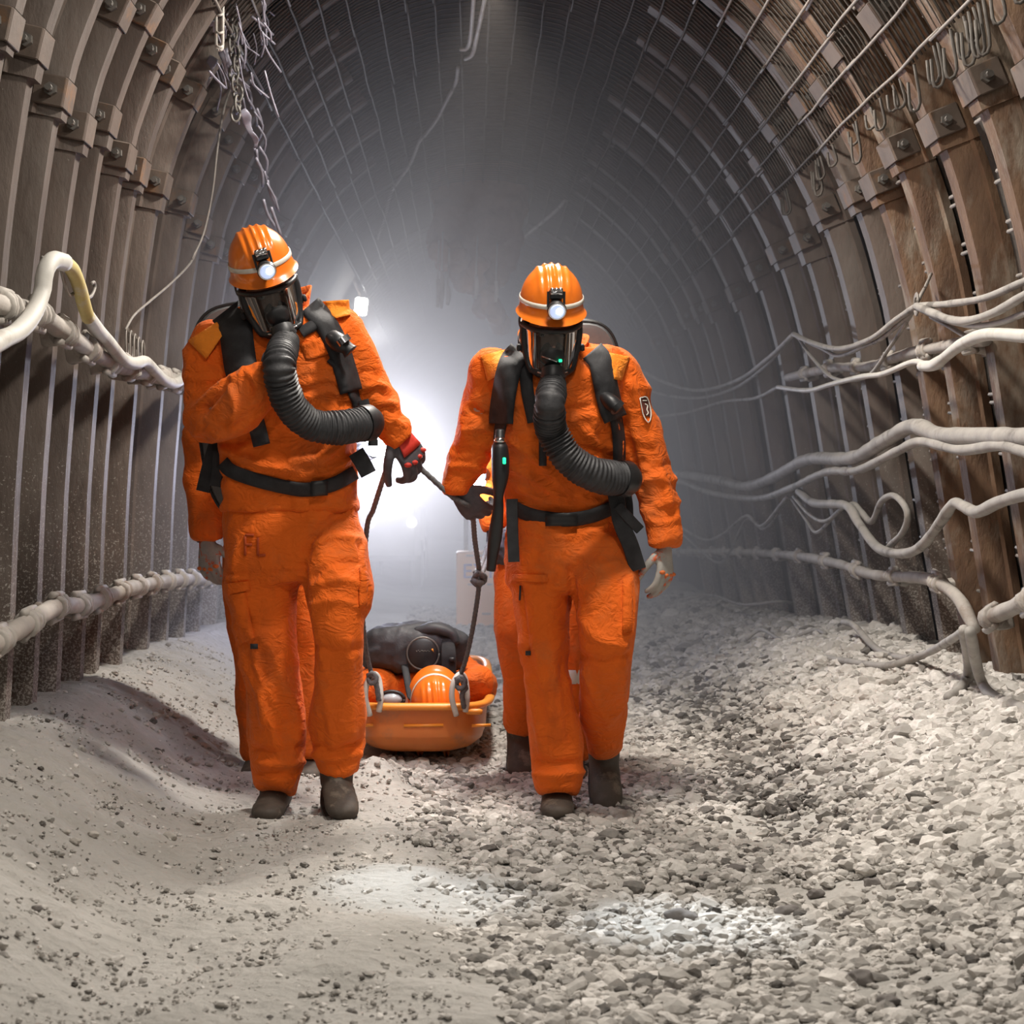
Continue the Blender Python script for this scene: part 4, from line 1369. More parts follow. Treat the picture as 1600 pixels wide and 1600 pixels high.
YB = 6.45
S3 = shifted(SR, 432, YB, label='rescuer mostly hidden behind the left-hand one, pale glove hanging by the wall',
             arm_a=[(356, 590, 0.0, 26, .06), (333, 604, 0.0, 30, .075), (322, 650, 0.0, 30, .075), (316, 710, 0.0, 29, .072), (318, 765, -0.01, 28, .066), (322, 815, -0.02, 26, .06), (324, 842, -0.02, 22, .052)],
             arm_b=[(500, 590, 0.0, 26, .06), (522, 602, 0.0, 30, .07), (536, 640, 0.0, 28, .07), (544, 678, -0.04, 26, .065), (556, 694, -0.12, 23, .055), (566, 698, -0.20, 19, .048)],
             leg_a=[(398, 850, 0.02, 46, .12), (392, 900, 0.01, 43, .115), (395, 950, 0.0, 40, .105), (398, 1000, 0.0, 36, .095), (402, 1060, 0.02, 33, .088), (404, 1120, 0.04, 33, .082), (405, 1165, 0.04, 30, .075), (405, 1186, 0.04, 24, .066)],
             leg_b=[(470, 850, 0.0, 46, .12), (478, 900, -0.02, 42, .118), (480, 950, -0.03, 36, .108), (481, 1000, -0.03, 32, .098), (482, 1060, -0.02, 28, .09), (483, 1110, 0.0, 27, .082), (484, 1150, 0.02, 26, .075), (485, 1182, 0.02, 23, .066)])
p3, fr3, tro3, ts3, jac3, js3 = build_person(S3)
glove('glove', p3, P(324, 848, YB - .02), P(327, 878, YB - .03) - P(324, 848, YB - .02), (-0.55, -0.8, 0), (0.7, -0.6, 0), (30, 40, 25), M['glove'], M['glove_dark'], 1.12, accent=M['orange_patch'])
glove('glove', p3, P(566, 698, YB - .2), P(578, 697, YB - .26) - P(566, 698, YB - .2), (0.7, 0.3, 0.3), (0, 0, 1), (60, 70, 35), M['glove_dark'], None, 1.0)
boot(p3, P(405, 1176, YB + .07), (0, -1, 0), (0, 0, 1))
boot(p3, P(486, 1176, YB + .06), (0, -1, 0), (0, 0, 1))
pack_shell(p3, P(432, 675, YB + 0.20), 0.38, 0.62, 0.17, Rm(8, 0, 0))
obj('waist_belt', js3.ribbon([(356, 790), (400, 803), (440, 806), (490, 800), (515, 788)], 20, 0.008, 0.010, 5), M['black_web'], p3)
# hand lamp held forward
hl = thing('hand_lamp', P(586, 705, YB - .28), 'glaring white hand lamp beside the left-hand rescuer\'s breathing hose', 'lamp')
c = P(586, 697, YB - .27)
obj('lamp_housing', MB().tube([c + (0, .07, 0), c + (0, .05, 0), c + (0, 0, 0), c + (0, -.03, 0)], [.02, .026, .03, .038], m=20, sub=2), M['black_rubber'], hl, angle=40)
obj('lens', MB().tube([c + (0, -.0305, 0), c + (0, -.038, 0)], [.036, .033], m=20, sub=1), M['lamp_strong'], hl, angle=40)
obj('handle', MB().tube([c + (0, .06, .02), c + (0, .05, .055), c + (0, 0, .062), c + (0, -.02, .035)], .008, m=8), M['black_rubber'], hl)
light('POINT', tuple(c + np.array((0.0, -.10, 0))), 7, (0.78, 0.86, 1.0), 0.03, None, 'hand_lamp_light')

S4 = shifted(SR, 876, YB, label='rescuer mostly hidden behind the right-hand one, heel lifted mid-stride', seed=611,
             arm_a=[(806, 594, 0.0, 26, .06), (786, 606, 0.0, 29, .07), (774, 650, 0.0, 28, .07), (766, 700, 0.0, 26, .068), (764, 750, -0.02, 24, .062), (767, 795, -0.04, 22, .055), (772, 828, -0.05, 19, .048)],
             arm_b=[(925, 592, 0.0, 26, .06), (946, 604, 0.0, 29, .07), (960, 650, 0.0, 28, .07), (966, 710, 0.0, 26, .068), (964, 765, -0.01, 24, .062), (959, 812, -0.02, 22, .055), (956, 838, -0.02, 19, .048)],
             leg_a=[(830, 860, 0.02, 46, .12), (818, 905, 0.0, 42, .115), (811, 950, -0.02, 36, .105), (810, 1000, -0.03, 32, .095), (812, 1050, 0.03, 29, .085), (813, 1095, 0.10, 25, .075), (813, 1128, 0.16, 22, .066), (813, 1140, 0.17, 19, .06)],
             leg_b=[(915, 860, 0.0, 46, .12), (915, 905, -0.01, 43, .115), (908, 950, -0.02, 38, .105), (903, 1000, -0.02, 34, .095), (899, 1060, 0.0, 32, .09), (896, 1110, 0.02, 31, .085), (893, 1150, 0.03, 30, .078), (892, 1184, 0.03, 26, .07)])
p4, fr4, tro4, ts4, jac4, js4 = build_person(S4)
glove('glove', p4, P(772, 832, YB - .05), P(774, 858, YB - .10) - P(772, 832, YB - .05), (-0.6, -0.7, 0), (0.6, -0.6, 0.2), (55, 65, 35), M['glove_dark'], None, 1.05)
glove('glove', p4, P(955, 843, YB - .02), P(953, 872, YB - .03) - P(955, 843, YB - .02), (0.8, -0.5, 0), (-0.4, -0.8, 0), (22, 28, 20), M['glove'], M['black_web'], 1.0)
boot(p4, P(813, 1142, YB + .18), (0, -0.87, -0.49), (0, -0.49, 0.87), leg=(0, -.55, .8))
boot(p4, P(892, 1178, YB + .07), (0, -1, 0), (0, 0, 1))
obj('knee_band', ts4.ribbon([(868, 1056), (895, 1058), (925, 1056)], 22, 0.003, 0.004, 5), M['white_band'], tro4)
pack_shell(p4, P(876, 690, YB + 0.20), 0.34, 0.60, 0.17, Rm(8, 0, 0))
c = P(747, 742, YB - .10)
sl = obj('sleeve_lamp', MB().tube([c + (0.02, .05, 0), c + (0.01, .0, 0), c + (0, -.02, 0)], [.026, .032, .034], m=20, sub=2), M['black_rubber'], p4, angle=40)
obj('lens', MB().ball(c + (-0.005, -.022, -0.005), (.034, .018, .062), 20, 12), M['lamp_strong'], sl)
obj('lamp_strap', MB().tube([P(738, 745, YB - .07), P(752, 745, YB - .09), P(778, 748, YB - .06), P(790, 750, YB)], .004, .014, m=8, hint=(0, 0, 1)), M['black_web'], sl)
light('POINT', tuple(c + np.array((-0.01, -.13, 0))), 3.5, (0.72, 0.78, 1.0), 0.03, None, 'sleeve_lamp_light')
# ------------------------------------------------------------------ stretcher, casualty, bag, rope
YS = 6.60
xa, xb = P(540, 1100, YS)[0], P(768, 1100, YS)[0]
xm, hw_ = (xa + xb) / 2, (xb - xa) / 2
zt = 0.225
st = thing('rescue_stretcher', (xm, YS + 1.0, 0.0), 'orange plastic basket stretcher dragged between the rescuers', 'stretcher')


def outline(hw, y0, y1, n=14, e=5.0):
    a = np.linspace(0, 2 * np.pi, 64, endpoint=False)
    x = np.sign(np.cos(a)) * abs(np.cos(a)) ** (2 / e)
    y = np.sign(np.sin(a)) * abs(np.sin(a)) ** (2 / (e * 1.6))
    return np.stack([xm + x * hw, (y0 + y1) / 2 + y * (y1 - y0) / 2], 1)


R = []
for z, g, iny in ((0.045, 0.60, .10), (0.060, 0.78, .06), (0.085, 0.90, .035), (0.105, 0.915, .022), (0.112, 0.935, .018), (0.150, 0.945, .012), (0.205, 0.965, .008), (zt, 0.99, 0)):
    o2 = outline(hw_ * g, YS + iny, YS + 2.0 - iny)
    R.append(np.column_stack([o2, np.full(64, z)]))
for z, g, iny in ((zt, 0.95, .02), (0.150, 0.915, .03), (0.10, 0.87, .06), (0.065, 0.6, .12)):
    o2 = outline(hw_ * g, YS + iny, YS + 2.0 - iny)
    R.append(np.column_stack([o2, np.full(64, z)]))
tub = obj('tub', MB().rings(R), M['stretcher'], st, angle=50)
o2 = outline(hw_ * 1.0, YS - 0.01, YS + 2.0)
o2 = np.vstack([o2, o2[:1]])
obj('rim', MB().tube(np.column_stack([o2, np.full(65, zt)]), 0.019, 0.014, m=10, sub=1, hint=(0, 0, 1)), M['rim'], st)
mb = MB()
for px, ln in ((662, 62), (752, 30), (570, 26)):
    mb.rod(P(px - ln / 2, 1134, YS + .012), P(px + ln / 2, 1133, YS + .012), 0.006)
obj('moulded_rib', mb, M['rim'], tub)
mb = MB()
for k in range(-1, 2):
    mb.tube([(xm + k * 0.10, YS + 0.24, 0.050), (xm + k * 0.10, YS + 0.34, 0.036), (xm + k * 0.10, YS + 1.9, 0.036)], 0.034, 0.014, m=10, sub=2)
obj('runner', mb, M['stretcher'], st)
mb = MB().box(P(741, 1112, YS - .002), (0.062, 0.02, 0.022), None, 0.006)
obj('hand_hole', mb, M['rim'], tub)
for cx in (580, 715):
    lp = MB().tube([P(cx - 2, 1118, YS - .03), P(cx - 9, 1090, YS - .05), P(cx - 6, 1066, YS - .05), P(cx + 4, 1053, YS - .03), P(cx + 12, 1062, YS - .02), P(cx + 15, 1090, YS - .035), P(cx + 12, 1112, YS - .03)], 0.0105, m=10, sub=6)
    obj('rope_loop', lp, M['cable_white'], st)

# casualty lying head towards the camera
px0 = P(682, 1072, 6.78)
ch = np.array((px0[0], 6.82, 0.235))
ps = thing('person', (ch[0], 7.6, 0.08), 'casualty in orange overalls and helmet lying in the stretcher', 'person')
frP = Frame(ch, Rm(100, 0, 0) @ Rm(0, 0, 186))
mb = MB()
h_ = head_tubes(frP)
mb.add(h_.verts(), h_.f)
mb.tube([(ch[0], 6.88, .22), (xm, 7.0, .20), (xm, 7.3, .20), (xm, 7.6, .18)], [.05, .15, .15, .13], [.05, .09, .09, .08], m=14, hint=(0, 0, 1))
for s in (-1, 1):
    mb.tube([(xm + s * .08, 7.55, .17), (xm + s * .09, 7.95, .15), (xm + s * .08, 8.4, .13)], [.07, .055, .04], m=10)
v, f, n = fused(mb, 0.01, 3)
obj('body', (v, f), M['skin'], ps)
mb = MB().tube([(xm + .02, 6.90, .24), (xm + .01, 6.97, .225), (xm, 7.1, .215), (xm, 7.4, .21), (xm, 7.62, .19)], [.10, .20, .205, .19, .17], [.08, .10, .125, .12, .11], m=24, hint=(0, 0, 1), exp=2.4)
for s in (-1, 1):
    mb.tube([(xm + s * .13 + .01, 6.95, .27), (xm + s * .20 + .01, 6.92, .262), (xm + s * .195, 7.1, .25), (xm + s * .17, 7.35, .27), (xm + s * .08, 7.45, .32)], [.06, .075, .07, .06, .045], m=16)
v, f, n = fused(mb, 0.009, 4)
v = cloth(v, n, 900, 0.010, (1, 1, 1), 8)
obj('jacket', (v, f), M['orange'], ps)
mb = MB().tube([(xm, 7.55, .18), (xm, 7.7, .17)], [.17, .16], [.11, .11], m=20, hint=(0, 0, 1))
for s in (-1, 1):
    mb.tube([(xm + s * .085, 7.6, .17), (xm + s * .095, 7.95, .165), (xm + s * .085, 8.38, .14)], [.09, .075, .06], m=16)
v, f, n = fused(mb, 0.01, 4)
obj('trousers', (cloth(v, n, 905, 0.008), f), M['orange'], ps)
for s in (-1, 1):
    boot(ps, (xm + s * .085, 8.38, .17), (s * .2, 0.25, 1), (0, -1, 0.2), 0.28)
make_helmet(frP, ps, False)
make_face(frP, ps, True)
# mask hose and pale visor pouch beside the head
obj('shoulder_strap', MB().tube([P(632, 1040, 6.86), P(636, 1060, 6.79), P(641, 1088, 6.74), P(646, 1100, 6.74)], .014, .006, m=8, hint=(0, 0, 1)), M['black_web'], ps)
pc = thing('spare_mask', P(612, 1098, 6.72), 'clear mask visor lying beside the casualty\'s helmet in the stretcher', 'mask')
c = P(612, 1092, 6.72)
obj('visor', MB().ball(c, (.045, .03, .026), 18, 12), surf_mat('misty_visor', (0.42, 0.47, 0.50), (0.5, 0.55, 0.58), 0.15, 10, bump_s=0), pc)
obj('rim', MB().tube([c + np.array((math.cos(a) * .047, -.012, math.sin(a) * .029)) for a in np.linspace(0, 2 * np.pi, 24)], .007, m=8, sub=1), M['black_rubber'], pc)

# bag on the casualty
Yb = 6.98
bg = thing('breathing_apparatus_bag', P(655, 1048, Yb), 'black padded apparatus bag with a round hatch resting on the casualty', 'bag')
mb = MB().ptube(Yb, [(592, 1014, 0.02, 24, .07), (597, 1013, 0.0, 32, .10), (620, 1012, 0.0, 35, .12), (655, 1010, 0.0, 36, .125), (690, 1012, 0.0, 35, .12), (708, 1013, 0.0, 32, .11), (716, 1014, 0.01, 24, .08)], m=24, exp=3.6)
v, f, n = fused(mb, 0.008, 4)
v = cloth(v, n, 950, 0.008, (1, 1, 1), 9)
b1 = obj('bag_body', (v, f), M['bag'], bg)
fl = MB().ptube(Yb, [(655, 985, -.05, 8, .06), (680, 981, -.07, 10, .07), (705, 990, -.08, 9, .06), (714, 1008, -.09, 7, .05)], m=14, exp=3)
obj('bag_flap', fl, M['bag'], bg)
c = P(661, 1021, Yb - .135)
hd = obj('round_hatch', MB().tube([c + (0, .03, 0), c + (0, 0, 0), c + (0, -.006, 0)], [.060, .058, .050], m=32, sub=1), M['black_rubber'], bg, angle=40)
obj('hatch_ring', MB().tube([c + np.array((math.cos(a) * .061, 0.004, math.sin(a) * .061)) for a in np.linspace(0, 2 * np.pi, 40)], .0045, m=8, sub=1), M['bolt'], hd)
mb = MB()
for k in range(9):
    mb.rod(c + np.array((-.026 + k * .006, -.0075, .010 + .002 * math.sin(k * 2.1))), c + np.array((-.022 + k * .006, -.0075, .010 - .003 * math.cos(k * 3.0))), .0012, 5)
obj('hatch_lettering', mb, M['bolt'], hd)
obj('hatch_arrow', MB().rod(c + np.array((.034, -.0075, .018)), c + np.array((.041, -.0075, .006)), .004, 6, .001), M['rim'], hd)
obj('bag_strap', MB().ptube(Yb, [(700, 1000, -.12, 10, .012), (701, 1025, -.145, 12, .014), (702, 1052, -.14, 11, .012)], m=10, exp=5), M['black_web'], bg, angle=40)
obj('strap_buckle', MB().box(P(706, 1031, Yb - .165), (.022, .014, .018), None, .003), M['black_rubber'], bg)

# rope
rp = thing('tow_rope', P(745, 905, 6.2), 'grey twisted rope tied from the rescuers\' hands down to the stretcher', 'rope')


def rope(name, pts, r=0.0085, parent=rp, sub=8):
    c = catmull(np.array(pts), sub)
    s = np.concatenate([[0], np.cumsum(np.linalg.norm(np.diff(c, axis=0), axis=1))])
    n = max(12, int(s[-1] / 0.008))
    t = np.linspace(0, s[-1], n)
    q = np.stack([np.interp(t, s, c[:, i]) for i in range(3)], 1)
    m = 12
    mb = MB().tube(q, r, m=m, sub=1)
    V = mb.verts().reshape(n, m, 3)
    tw = 1 + 0.13 * np.cos(3 * (np.arange(m)[None] * 2 * np.pi / m + t[:, None] * 2 * np.pi / 0.075))
    V = q[:, None] + (V - q[:, None]) * tw[..., None]
    return obj(name, (V.reshape(-1, 3), mb.f), M['rope'], parent)


rope('strand', [P(652, 728, 5.70), P(630, 704, 5.69), P(613, 706, 5.66), P(603, 735, 5.70), P(593, 766, 5.79), P(583, 797, 5.88), P(573, 828, 5.98), P(566, 940, 6.3), P(572, 1015, 6.5), P(581, 1054, 6.57), P(586, 1062, 6.57)])
rope('strand', [P(640, 716, 5.69), P(664, 738, 5.69), P(704, 774, 5.70), P(722, 785, 5.70), P(737, 796, 5.74), P(742, 845, 5.95), P(750, 898, 6.16)])
rope('strand', [P(750, 898, 6.16), P(746, 935, 6.28), P(738, 985, 6.42), P(728, 1030, 6.53), P(719, 1056, 6.57)])
rope('strand', [P(748, 894, 6.16), P(756, 872, 6.26), P(764, 848, 6.34), P(770, 838, 6.36)])
rope('strand', [P(753, 896, 6.16), P(762, 874, 6.26), P(769, 850, 6.33), P(773, 840, 6.35)])
kt = [P(742, 893, 6.13), P(754, 897, 6.11), P(757, 907, 6.13), P(747, 911, 6.11), P(741, 903, 6.13), P(749, 895, 6.11), P(755, 905, 6.13), P(747, 915, 6.14), P(740, 908, 6.15), P(737, 905, 6.15)]
rope('knot', kt, 0.010)
kt = [P(712, 1062, 6.55), P(722, 1058, 6.53), P(727, 1068, 6.53), P(720, 1076, 6.53), P(713, 1070, 6.55), P(719, 1060, 6.53), P(728, 1074, 6.54), P(722, 1084, 6.54), P(725, 1106, 6.56)]
rope('knot', kt, 0.0095)
kt = [P(575, 1056, 6.55), P(583, 1052, 6.53), P(588, 1062, 6.53), P(580, 1068, 6.53), P(576, 1058, 6.55), P(584, 1056, 6.53), P(589, 1075, 6.54), P(592, 1095, 6.55)]
rope('knot', kt, 0.0095)

# ------------------------------------------------------------------ things in the haze
Ybd = 13.6
c0, c1 = P(713, 975, Ybd), P(803, 862, Ybd)
bd = thing('sign_board', ((c0[0] + c1[0]) / 2, Ybd + .15, 0), 'tan sign box with blue lettering standing on the tunnel floor', 'sign')
zb = float(ground(c0[0], Ybd))
bx = obj('board', MB().box(((c0[0] + c1[0]) / 2, Ybd + .15, (zb + c1[2]) / 2), (c1[0] - c0[0], .3, c1[2] - zb), None, .012), M['tan'], bd, angle=40)
tc = bpy.data.curves.new('lettering', 'FONT')
tc.body = 'EXIT'
tc.size = 0.155
tc.extrude = 0.003
tc.align_x = 'LEFT'
to = bpy.data.objects.new('lettering', tc)
COL.objects.link(to)
dg = bpy.context.evaluated_depsgraph_get()
me = bpy.data.meshes.new_from_object(to.evaluated_get(dg))
V = np.array([v.co[:] for v in me.vertices])
Fc = [tuple(p.vertices) for p in me.polygons]
bpy.data.objects.remove(to)
bpy.data.meshes.remove(me)
V = np.stack([V[:, 0] * 1.05, -V[:, 2], V[:, 1]], 1) + P(722, 903, Ybd) - (0, .004, 0)
obj('lettering', (V, Fc), M['blue_ink'], bx, shade=False)
mb = MB()
for px, py, wd in ((734, 868, 12), (748, 868, 9), (738, 913, 14), (752, 913, 10), (765, 913, 8), (760, 959, 14)):
    mb.box(P(px, py, Ybd) - (0, .003, 0), (wd * Ybd / F, .004, .016), None)
obj('small_lettering', mb, surf_mat('faded_lettering', (0.42, 0.28, 0.20), (0.44, 0.30, 0.22), 0.7, 5, bump_s=0), bx)
obj('pole', MB().rod((P(728, 860, Ybd + .35)[0], Ybd + .35, 0), P(728, 785, Ybd + .35), .018, 10), M['steel'], bd)

# pale vehicle far back
Yv = 19.0
vc = P(611, 800, Yv)
M['head_dim'] = emit_mat('dim_headlight', (1.0, .9, .75), 1.2)
vh = thing('mine_vehicle', (vc[0], Yv + 1, 0), 'pale boxy mine vehicle far back in the bright haze', 'vehicle')
zg = 0.0
obj('body', MB().box((vc[0], Yv + 1.3, .62), (.62, 2.6, .62), None, .06), M['pale_paint'], vh, angle=40)
obj('cab', MB().box((vc[0], Yv + .62, 1.08), (.58, 1.3, .34), None, .06), M['pale_paint'], vh, angle=40)
obj('windscreen', MB().box((vc[0], Yv - .035, 1.09), (.50, .02, .2), None, .004), M['dark_glass'], vh)
for s in (-1, 1):
    lo = obj('headlight', MB().rod((vc[0] + s * .22, Yv + .0, .72), (vc[0] + s * .22, Yv - .03, .72), .055, 20), M['head_dim'], vh, angle=40)
    for y in (.45, 2.15):
        obj('wheel', MB().tube([(vc[0] + s * .20, Yv + y, .27), (vc[0] + s * .22, Yv + y, .27), (vc[0] + s * .31, Yv + y, .27), (vc[0] + s * .33, Yv + y, .27)], [.2, .265, .265, .2], m=24, sub=1, hint=(0, 0, 1)), M['black_rubber'], vh, angle=40)

wl = obj('work_lamp', MB().box((-.88, 18.75, 1.50), (.26, .12, .22), None, .02), M['black_rubber'], vh, angle=40)
obj('lens', MB().box((-.88, 18.685, 1.50), (.22, .012, .18), None, .004), M['lamp_strong'], wl)
obj('lamp_post', MB().rod((-.88, 18.80, 1.15), (-.88, 18.80, 1.42), .02), M['steel'], wl)

# roof lamp seen above the left rescuer's shoulder
Yr = 16.4
rc = P(564, 479, Yr)
rl = thing('roof_lamp', rc, 'bright white bulkhead lamp glowing high up in the haze', 'lamp')
hs = obj('lamp_body', MB().box(rc + (0, .05, .0), (.13, .10, .18), Rm(0, 6, 0), .02), M['bolt'], rl, angle=40)
obj('lens', MB().box(rc - (0, .008, 0), (.11, .03, .155), Rm(0, 6, 0), .012), M['lamp_roof'], hs)
obj('bracket', MB().rod(rc + (0, .05, .08), rc + (-.10, .05, .32), .012), M['steel'], rl)

# torn reddish rock and rags hanging from the roof behind
Yk = 13.5
mb = MB()
for k in range(26):
    t = k / 25
    c = P(688 + 95 * t + rng.uniform(-15, 15), 405 + 95 * t * t + rng.uniform(-16, 16), Yk + rng.uniform(-.5, .8))
    mb.ball(c, (rng.uniform(.05, .10), rng.uniform(.05, .12), rng.uniform(.06, .14)), 9, 7, Rm(*rng.uniform(-40, 40, 3)))
for k in range(8):
    c = P(680 + 13 * k, 392 + 7 * k, Yk + .3)
    mb.tube([c, c + (0.1, .1, .35), (c[0] + .15, c[1] + .1, 3.6)], [.10, .13, .16], m=9, sub=3)
v, f, n = fused(mb, .022, 1)
v = v + n * (vn(v * 9, 81) * .035 + vn(v * 22, 82) * .018)[:, None]
rk = obj('rock_fall', (v, f), M['rock'], loc=P(720, 430, Yk))
tag(rk, 'reddish broken rock hanging down from the hazy roof', 'rock')
for k, (px, py, ln) in enumerate(((684, 458, 22), (690, 452, 30), (700, 462, 14), (744, 448, 18), (775, 456, 16))):
    mb = MB().ptube(Yk - .6, [(px, py - ln, 0, 3, .012), (px + 1, py, 0.02, 3.5, .012), (px - 1, py + ln, 0, 2.5, .010)], m=8)
    mb.ptube(Yk - .6, [(px, py - ln, 0, 1.5, .006), (px + 2, py - ln - 60, .1, 1.2, .006)], m=6)
    tag(obj('hanging_rag', mb, M['cable']), ['pale rag strip, shortest of the pair hanging left of the rock', 'pale rag strip, longest one hanging below the reddish rock', 'small pale rag at the rock\'s lower edge', 'pale rag strip hanging right of the reddish rock', 'pale rag strip hanging nearest the right rescuer\'s helmet'][k], 'rag', 'pale rags hanging from the roof')

# ------------------------------------------------------------------ pipes and cables along the walls
def run(name, pts, r, mat, label, cat='cable', group=None, off=0.06, sub=8, lump=0.10, parent=None, world=None, m=12):
    q = np.array([wallP(p[0], p[1], off + (p[2] if len(p) > 2 else 0)) for p in pts]) if world is None else np.array(world)
    c = catmull(q, sub)
    s = np.concatenate([[0], np.cumsum(np.linalg.norm(np.diff(c, axis=0), axis=1))])
    n = max(8, int(s[-1] / 0.03))
    t = np.linspace(0, s[-1], n)
    q = np.stack([np.interp(t, s, c[:, i]) for i in range(3)], 1)
    rr = r * (1 + lump * vn(np.stack([t * 9, t * 0 + r * 300, t * 0], 1), 33))
    o = obj(name, MB().tube(q, rr, m=m, sub=1, hint=(1, 0.2, 0)), mat, parent)
    if label:
        tag(o, label, cat, group)
    return o


GR = 'cables slung along the right wall'
run('cable', [(1640, 684), (1600, 683), (1540, 682), (1470, 680), (1440, 668), (1418, 668), (1380, 690), (1330, 716), (1262, 718), (1210, 745), (1165, 760), (1120, 750), (1060, 741), (1010, 742)], .031, M['cable'], 'thickest dusty grey cable snaking along the right wall', 'cable', GR, .10)
run('cable', [(1640, 720), (1600, 705), (1560, 696), (1500, 703), (1440, 690), (1400, 706), (1340, 735), (1290, 738), (1230, 765), (1180, 779), (1110, 770), (1060, 752), (1010, 750)], .019, M['cable'], 'grey cable running just under the thickest one on the right wall', 'cable', GR, .12)
run('cable', [(1640, 527), (1600, 525), (1540, 523), (1500, 540), (1462, 569), (1440, 572)], .020, M['cable_white'], 'pale bluish hose ending in a plug at upper right', 'hose', GR, .14)
run('cable', [(1444, 568), (1425, 566), (1380, 584), (1345, 589), (1300, 600), (1262, 610), (1215, 605)], .0115, M['cable_white'], 'bright thin cable leading left from the plugged hose', 'cable', GR, .12)
run('cable', [(1215, 605), (1180, 622), (1130, 628), (1072, 645), (1020, 652)], .010, M['cable'], 'thin sagging cable above the right rescuer\'s hanging arm', 'cable', GR, .10)
HB = (1432, 478)
run('cable', [(1640, 425), (1600, 440), (1540, 465), (1480, 475), HB], .012, M['cable'], 'uppermost cable fanning right from the tied bunch', 'cable', GR, .12)
run('cable', [(1640, 440), (1600, 462), (1550, 490), (1500, 502), (1460, 490), HB], .014, M['cable'], 'second cable down fanning right from the tied bunch', 'cable', GR, .14)
run('cable', [(1640, 475), (1600, 490), (1560, 505), (1520, 509), (1470, 497), (1434, 481)], .011, M['cable'], 'third cable down fanning right from the tied bunch', 'cable', GR, .12)
run('cable', [(1455, 495), (1480, 508), (1514, 529)], .009, M['cable'], 'short cable slanting behind the pale bluish hose', 'cable', GR, .10)
H2 = (1240, 522)
run('cable', [HB, (1400, 500), (1360, 530), (1312, 545), (1270, 536), H2], .012, M['cable'], 'upper cable of the swag left of the tied bunch', 'cable', GR, .12)
run('cable', [(1430, 484), (1380, 527), (1350, 541), (1312, 556), (1285, 545), (1245, 526)], .009, M['cable'], 'lower cable of the swag left of the tied bunch', 'cable', GR, .10)
run('cable', [(1426, 488), (1392, 540), (1355, 588), (1305, 592), (1270, 560), (1246, 526)], .008, M['cable'], 'thin cable hanging in the deepest loop under the swag', 'cable', GR, .09)
run('cable', [H2, (1200, 560), (1150, 595), (1090, 610), (1040, 598), (1000, 578), (960, 555)], .012, M['cable'], 'upper of two dim cables dipping behind the right rescuer', 'cable', GR, .12)
run('cable', [(1238, 526), (1190, 577), (1140, 610), (1080, 622), (1020, 612), (975, 590)], .010, M['cable'], 'lower of two dim cables dipping behind the right rescuer', 'cable', GR, .10)
tie = MB()
for a, b in (((1430, 474), (1446, 448)), ((1446, 448), (1455, 428)), ((1433, 474), (1450, 440))):
    tie.rod(wallP(*a, .11), wallP(*b, .03), .006)
for k in range(4):
    c = wallP(1432, 478, .12)
    tie.tube([c + np.array((.0, math.cos(t) * .03, math.sin(t) * .035 + k * .004)) for t in np.linspace(0, 2 * np.pi, 12)], .004, m=5, sub=1)
tag(obj('wire_tie', tie, M['wire']), 'twisted wire tying the cable bunch to the right wall', 'wire tie')
run('cable', [(1640, 770), (1600, 773), (1560, 785), (1527, 800), (1505, 791), (1490, 787), (1470, 815), (1440, 853), (1410, 865), (1372, 856), (1342, 818), (1322, 790), (1272, 786), (1248, 768)], .021, M['cable'], 'wavy grey cable dipping beside the dark loop on the right wall', 'cable', GR, .12)
run('cable', [(1388, 855), (1412, 830), (1418, 800), (1398, 775), (1378, 783), (1362, 815), (1346, 800), (1335, 788), (1322, 792)], .014, M['cable'], 'cable curled into a loop on the right wall', 'cable', GR, .08)
run('cable', [(1236, 778), (1260, 813), (1276, 832), (1302, 808), (1320, 792)], .009, M['cable'], 'thin cable in a pointed dip left of the loop', 'cable', GR, .08)
run('cable', [(1240, 776), (1265, 804), (1290, 814), (1318, 792)], .010, M['cable'], 'thin cable in a shallow dip left of the loop', 'cable', GR, .10)
run('cable', [(1230, 776), (1190, 822), (1166, 806), (1130, 834), (1100, 843), (1062, 822), (1030, 800)], .010, M['cable'], 'dim cable in two dips low on the far right wall', 'cable', GR, .10)
run('cable', [(1230, 780), (1195, 826), (1166, 812), (1138, 868), (1118, 878), (1086, 852), (1060, 830)], .009, M['cable'], 'dim cable in the deepest dip low on the far right wall', 'cable', GR, .08)


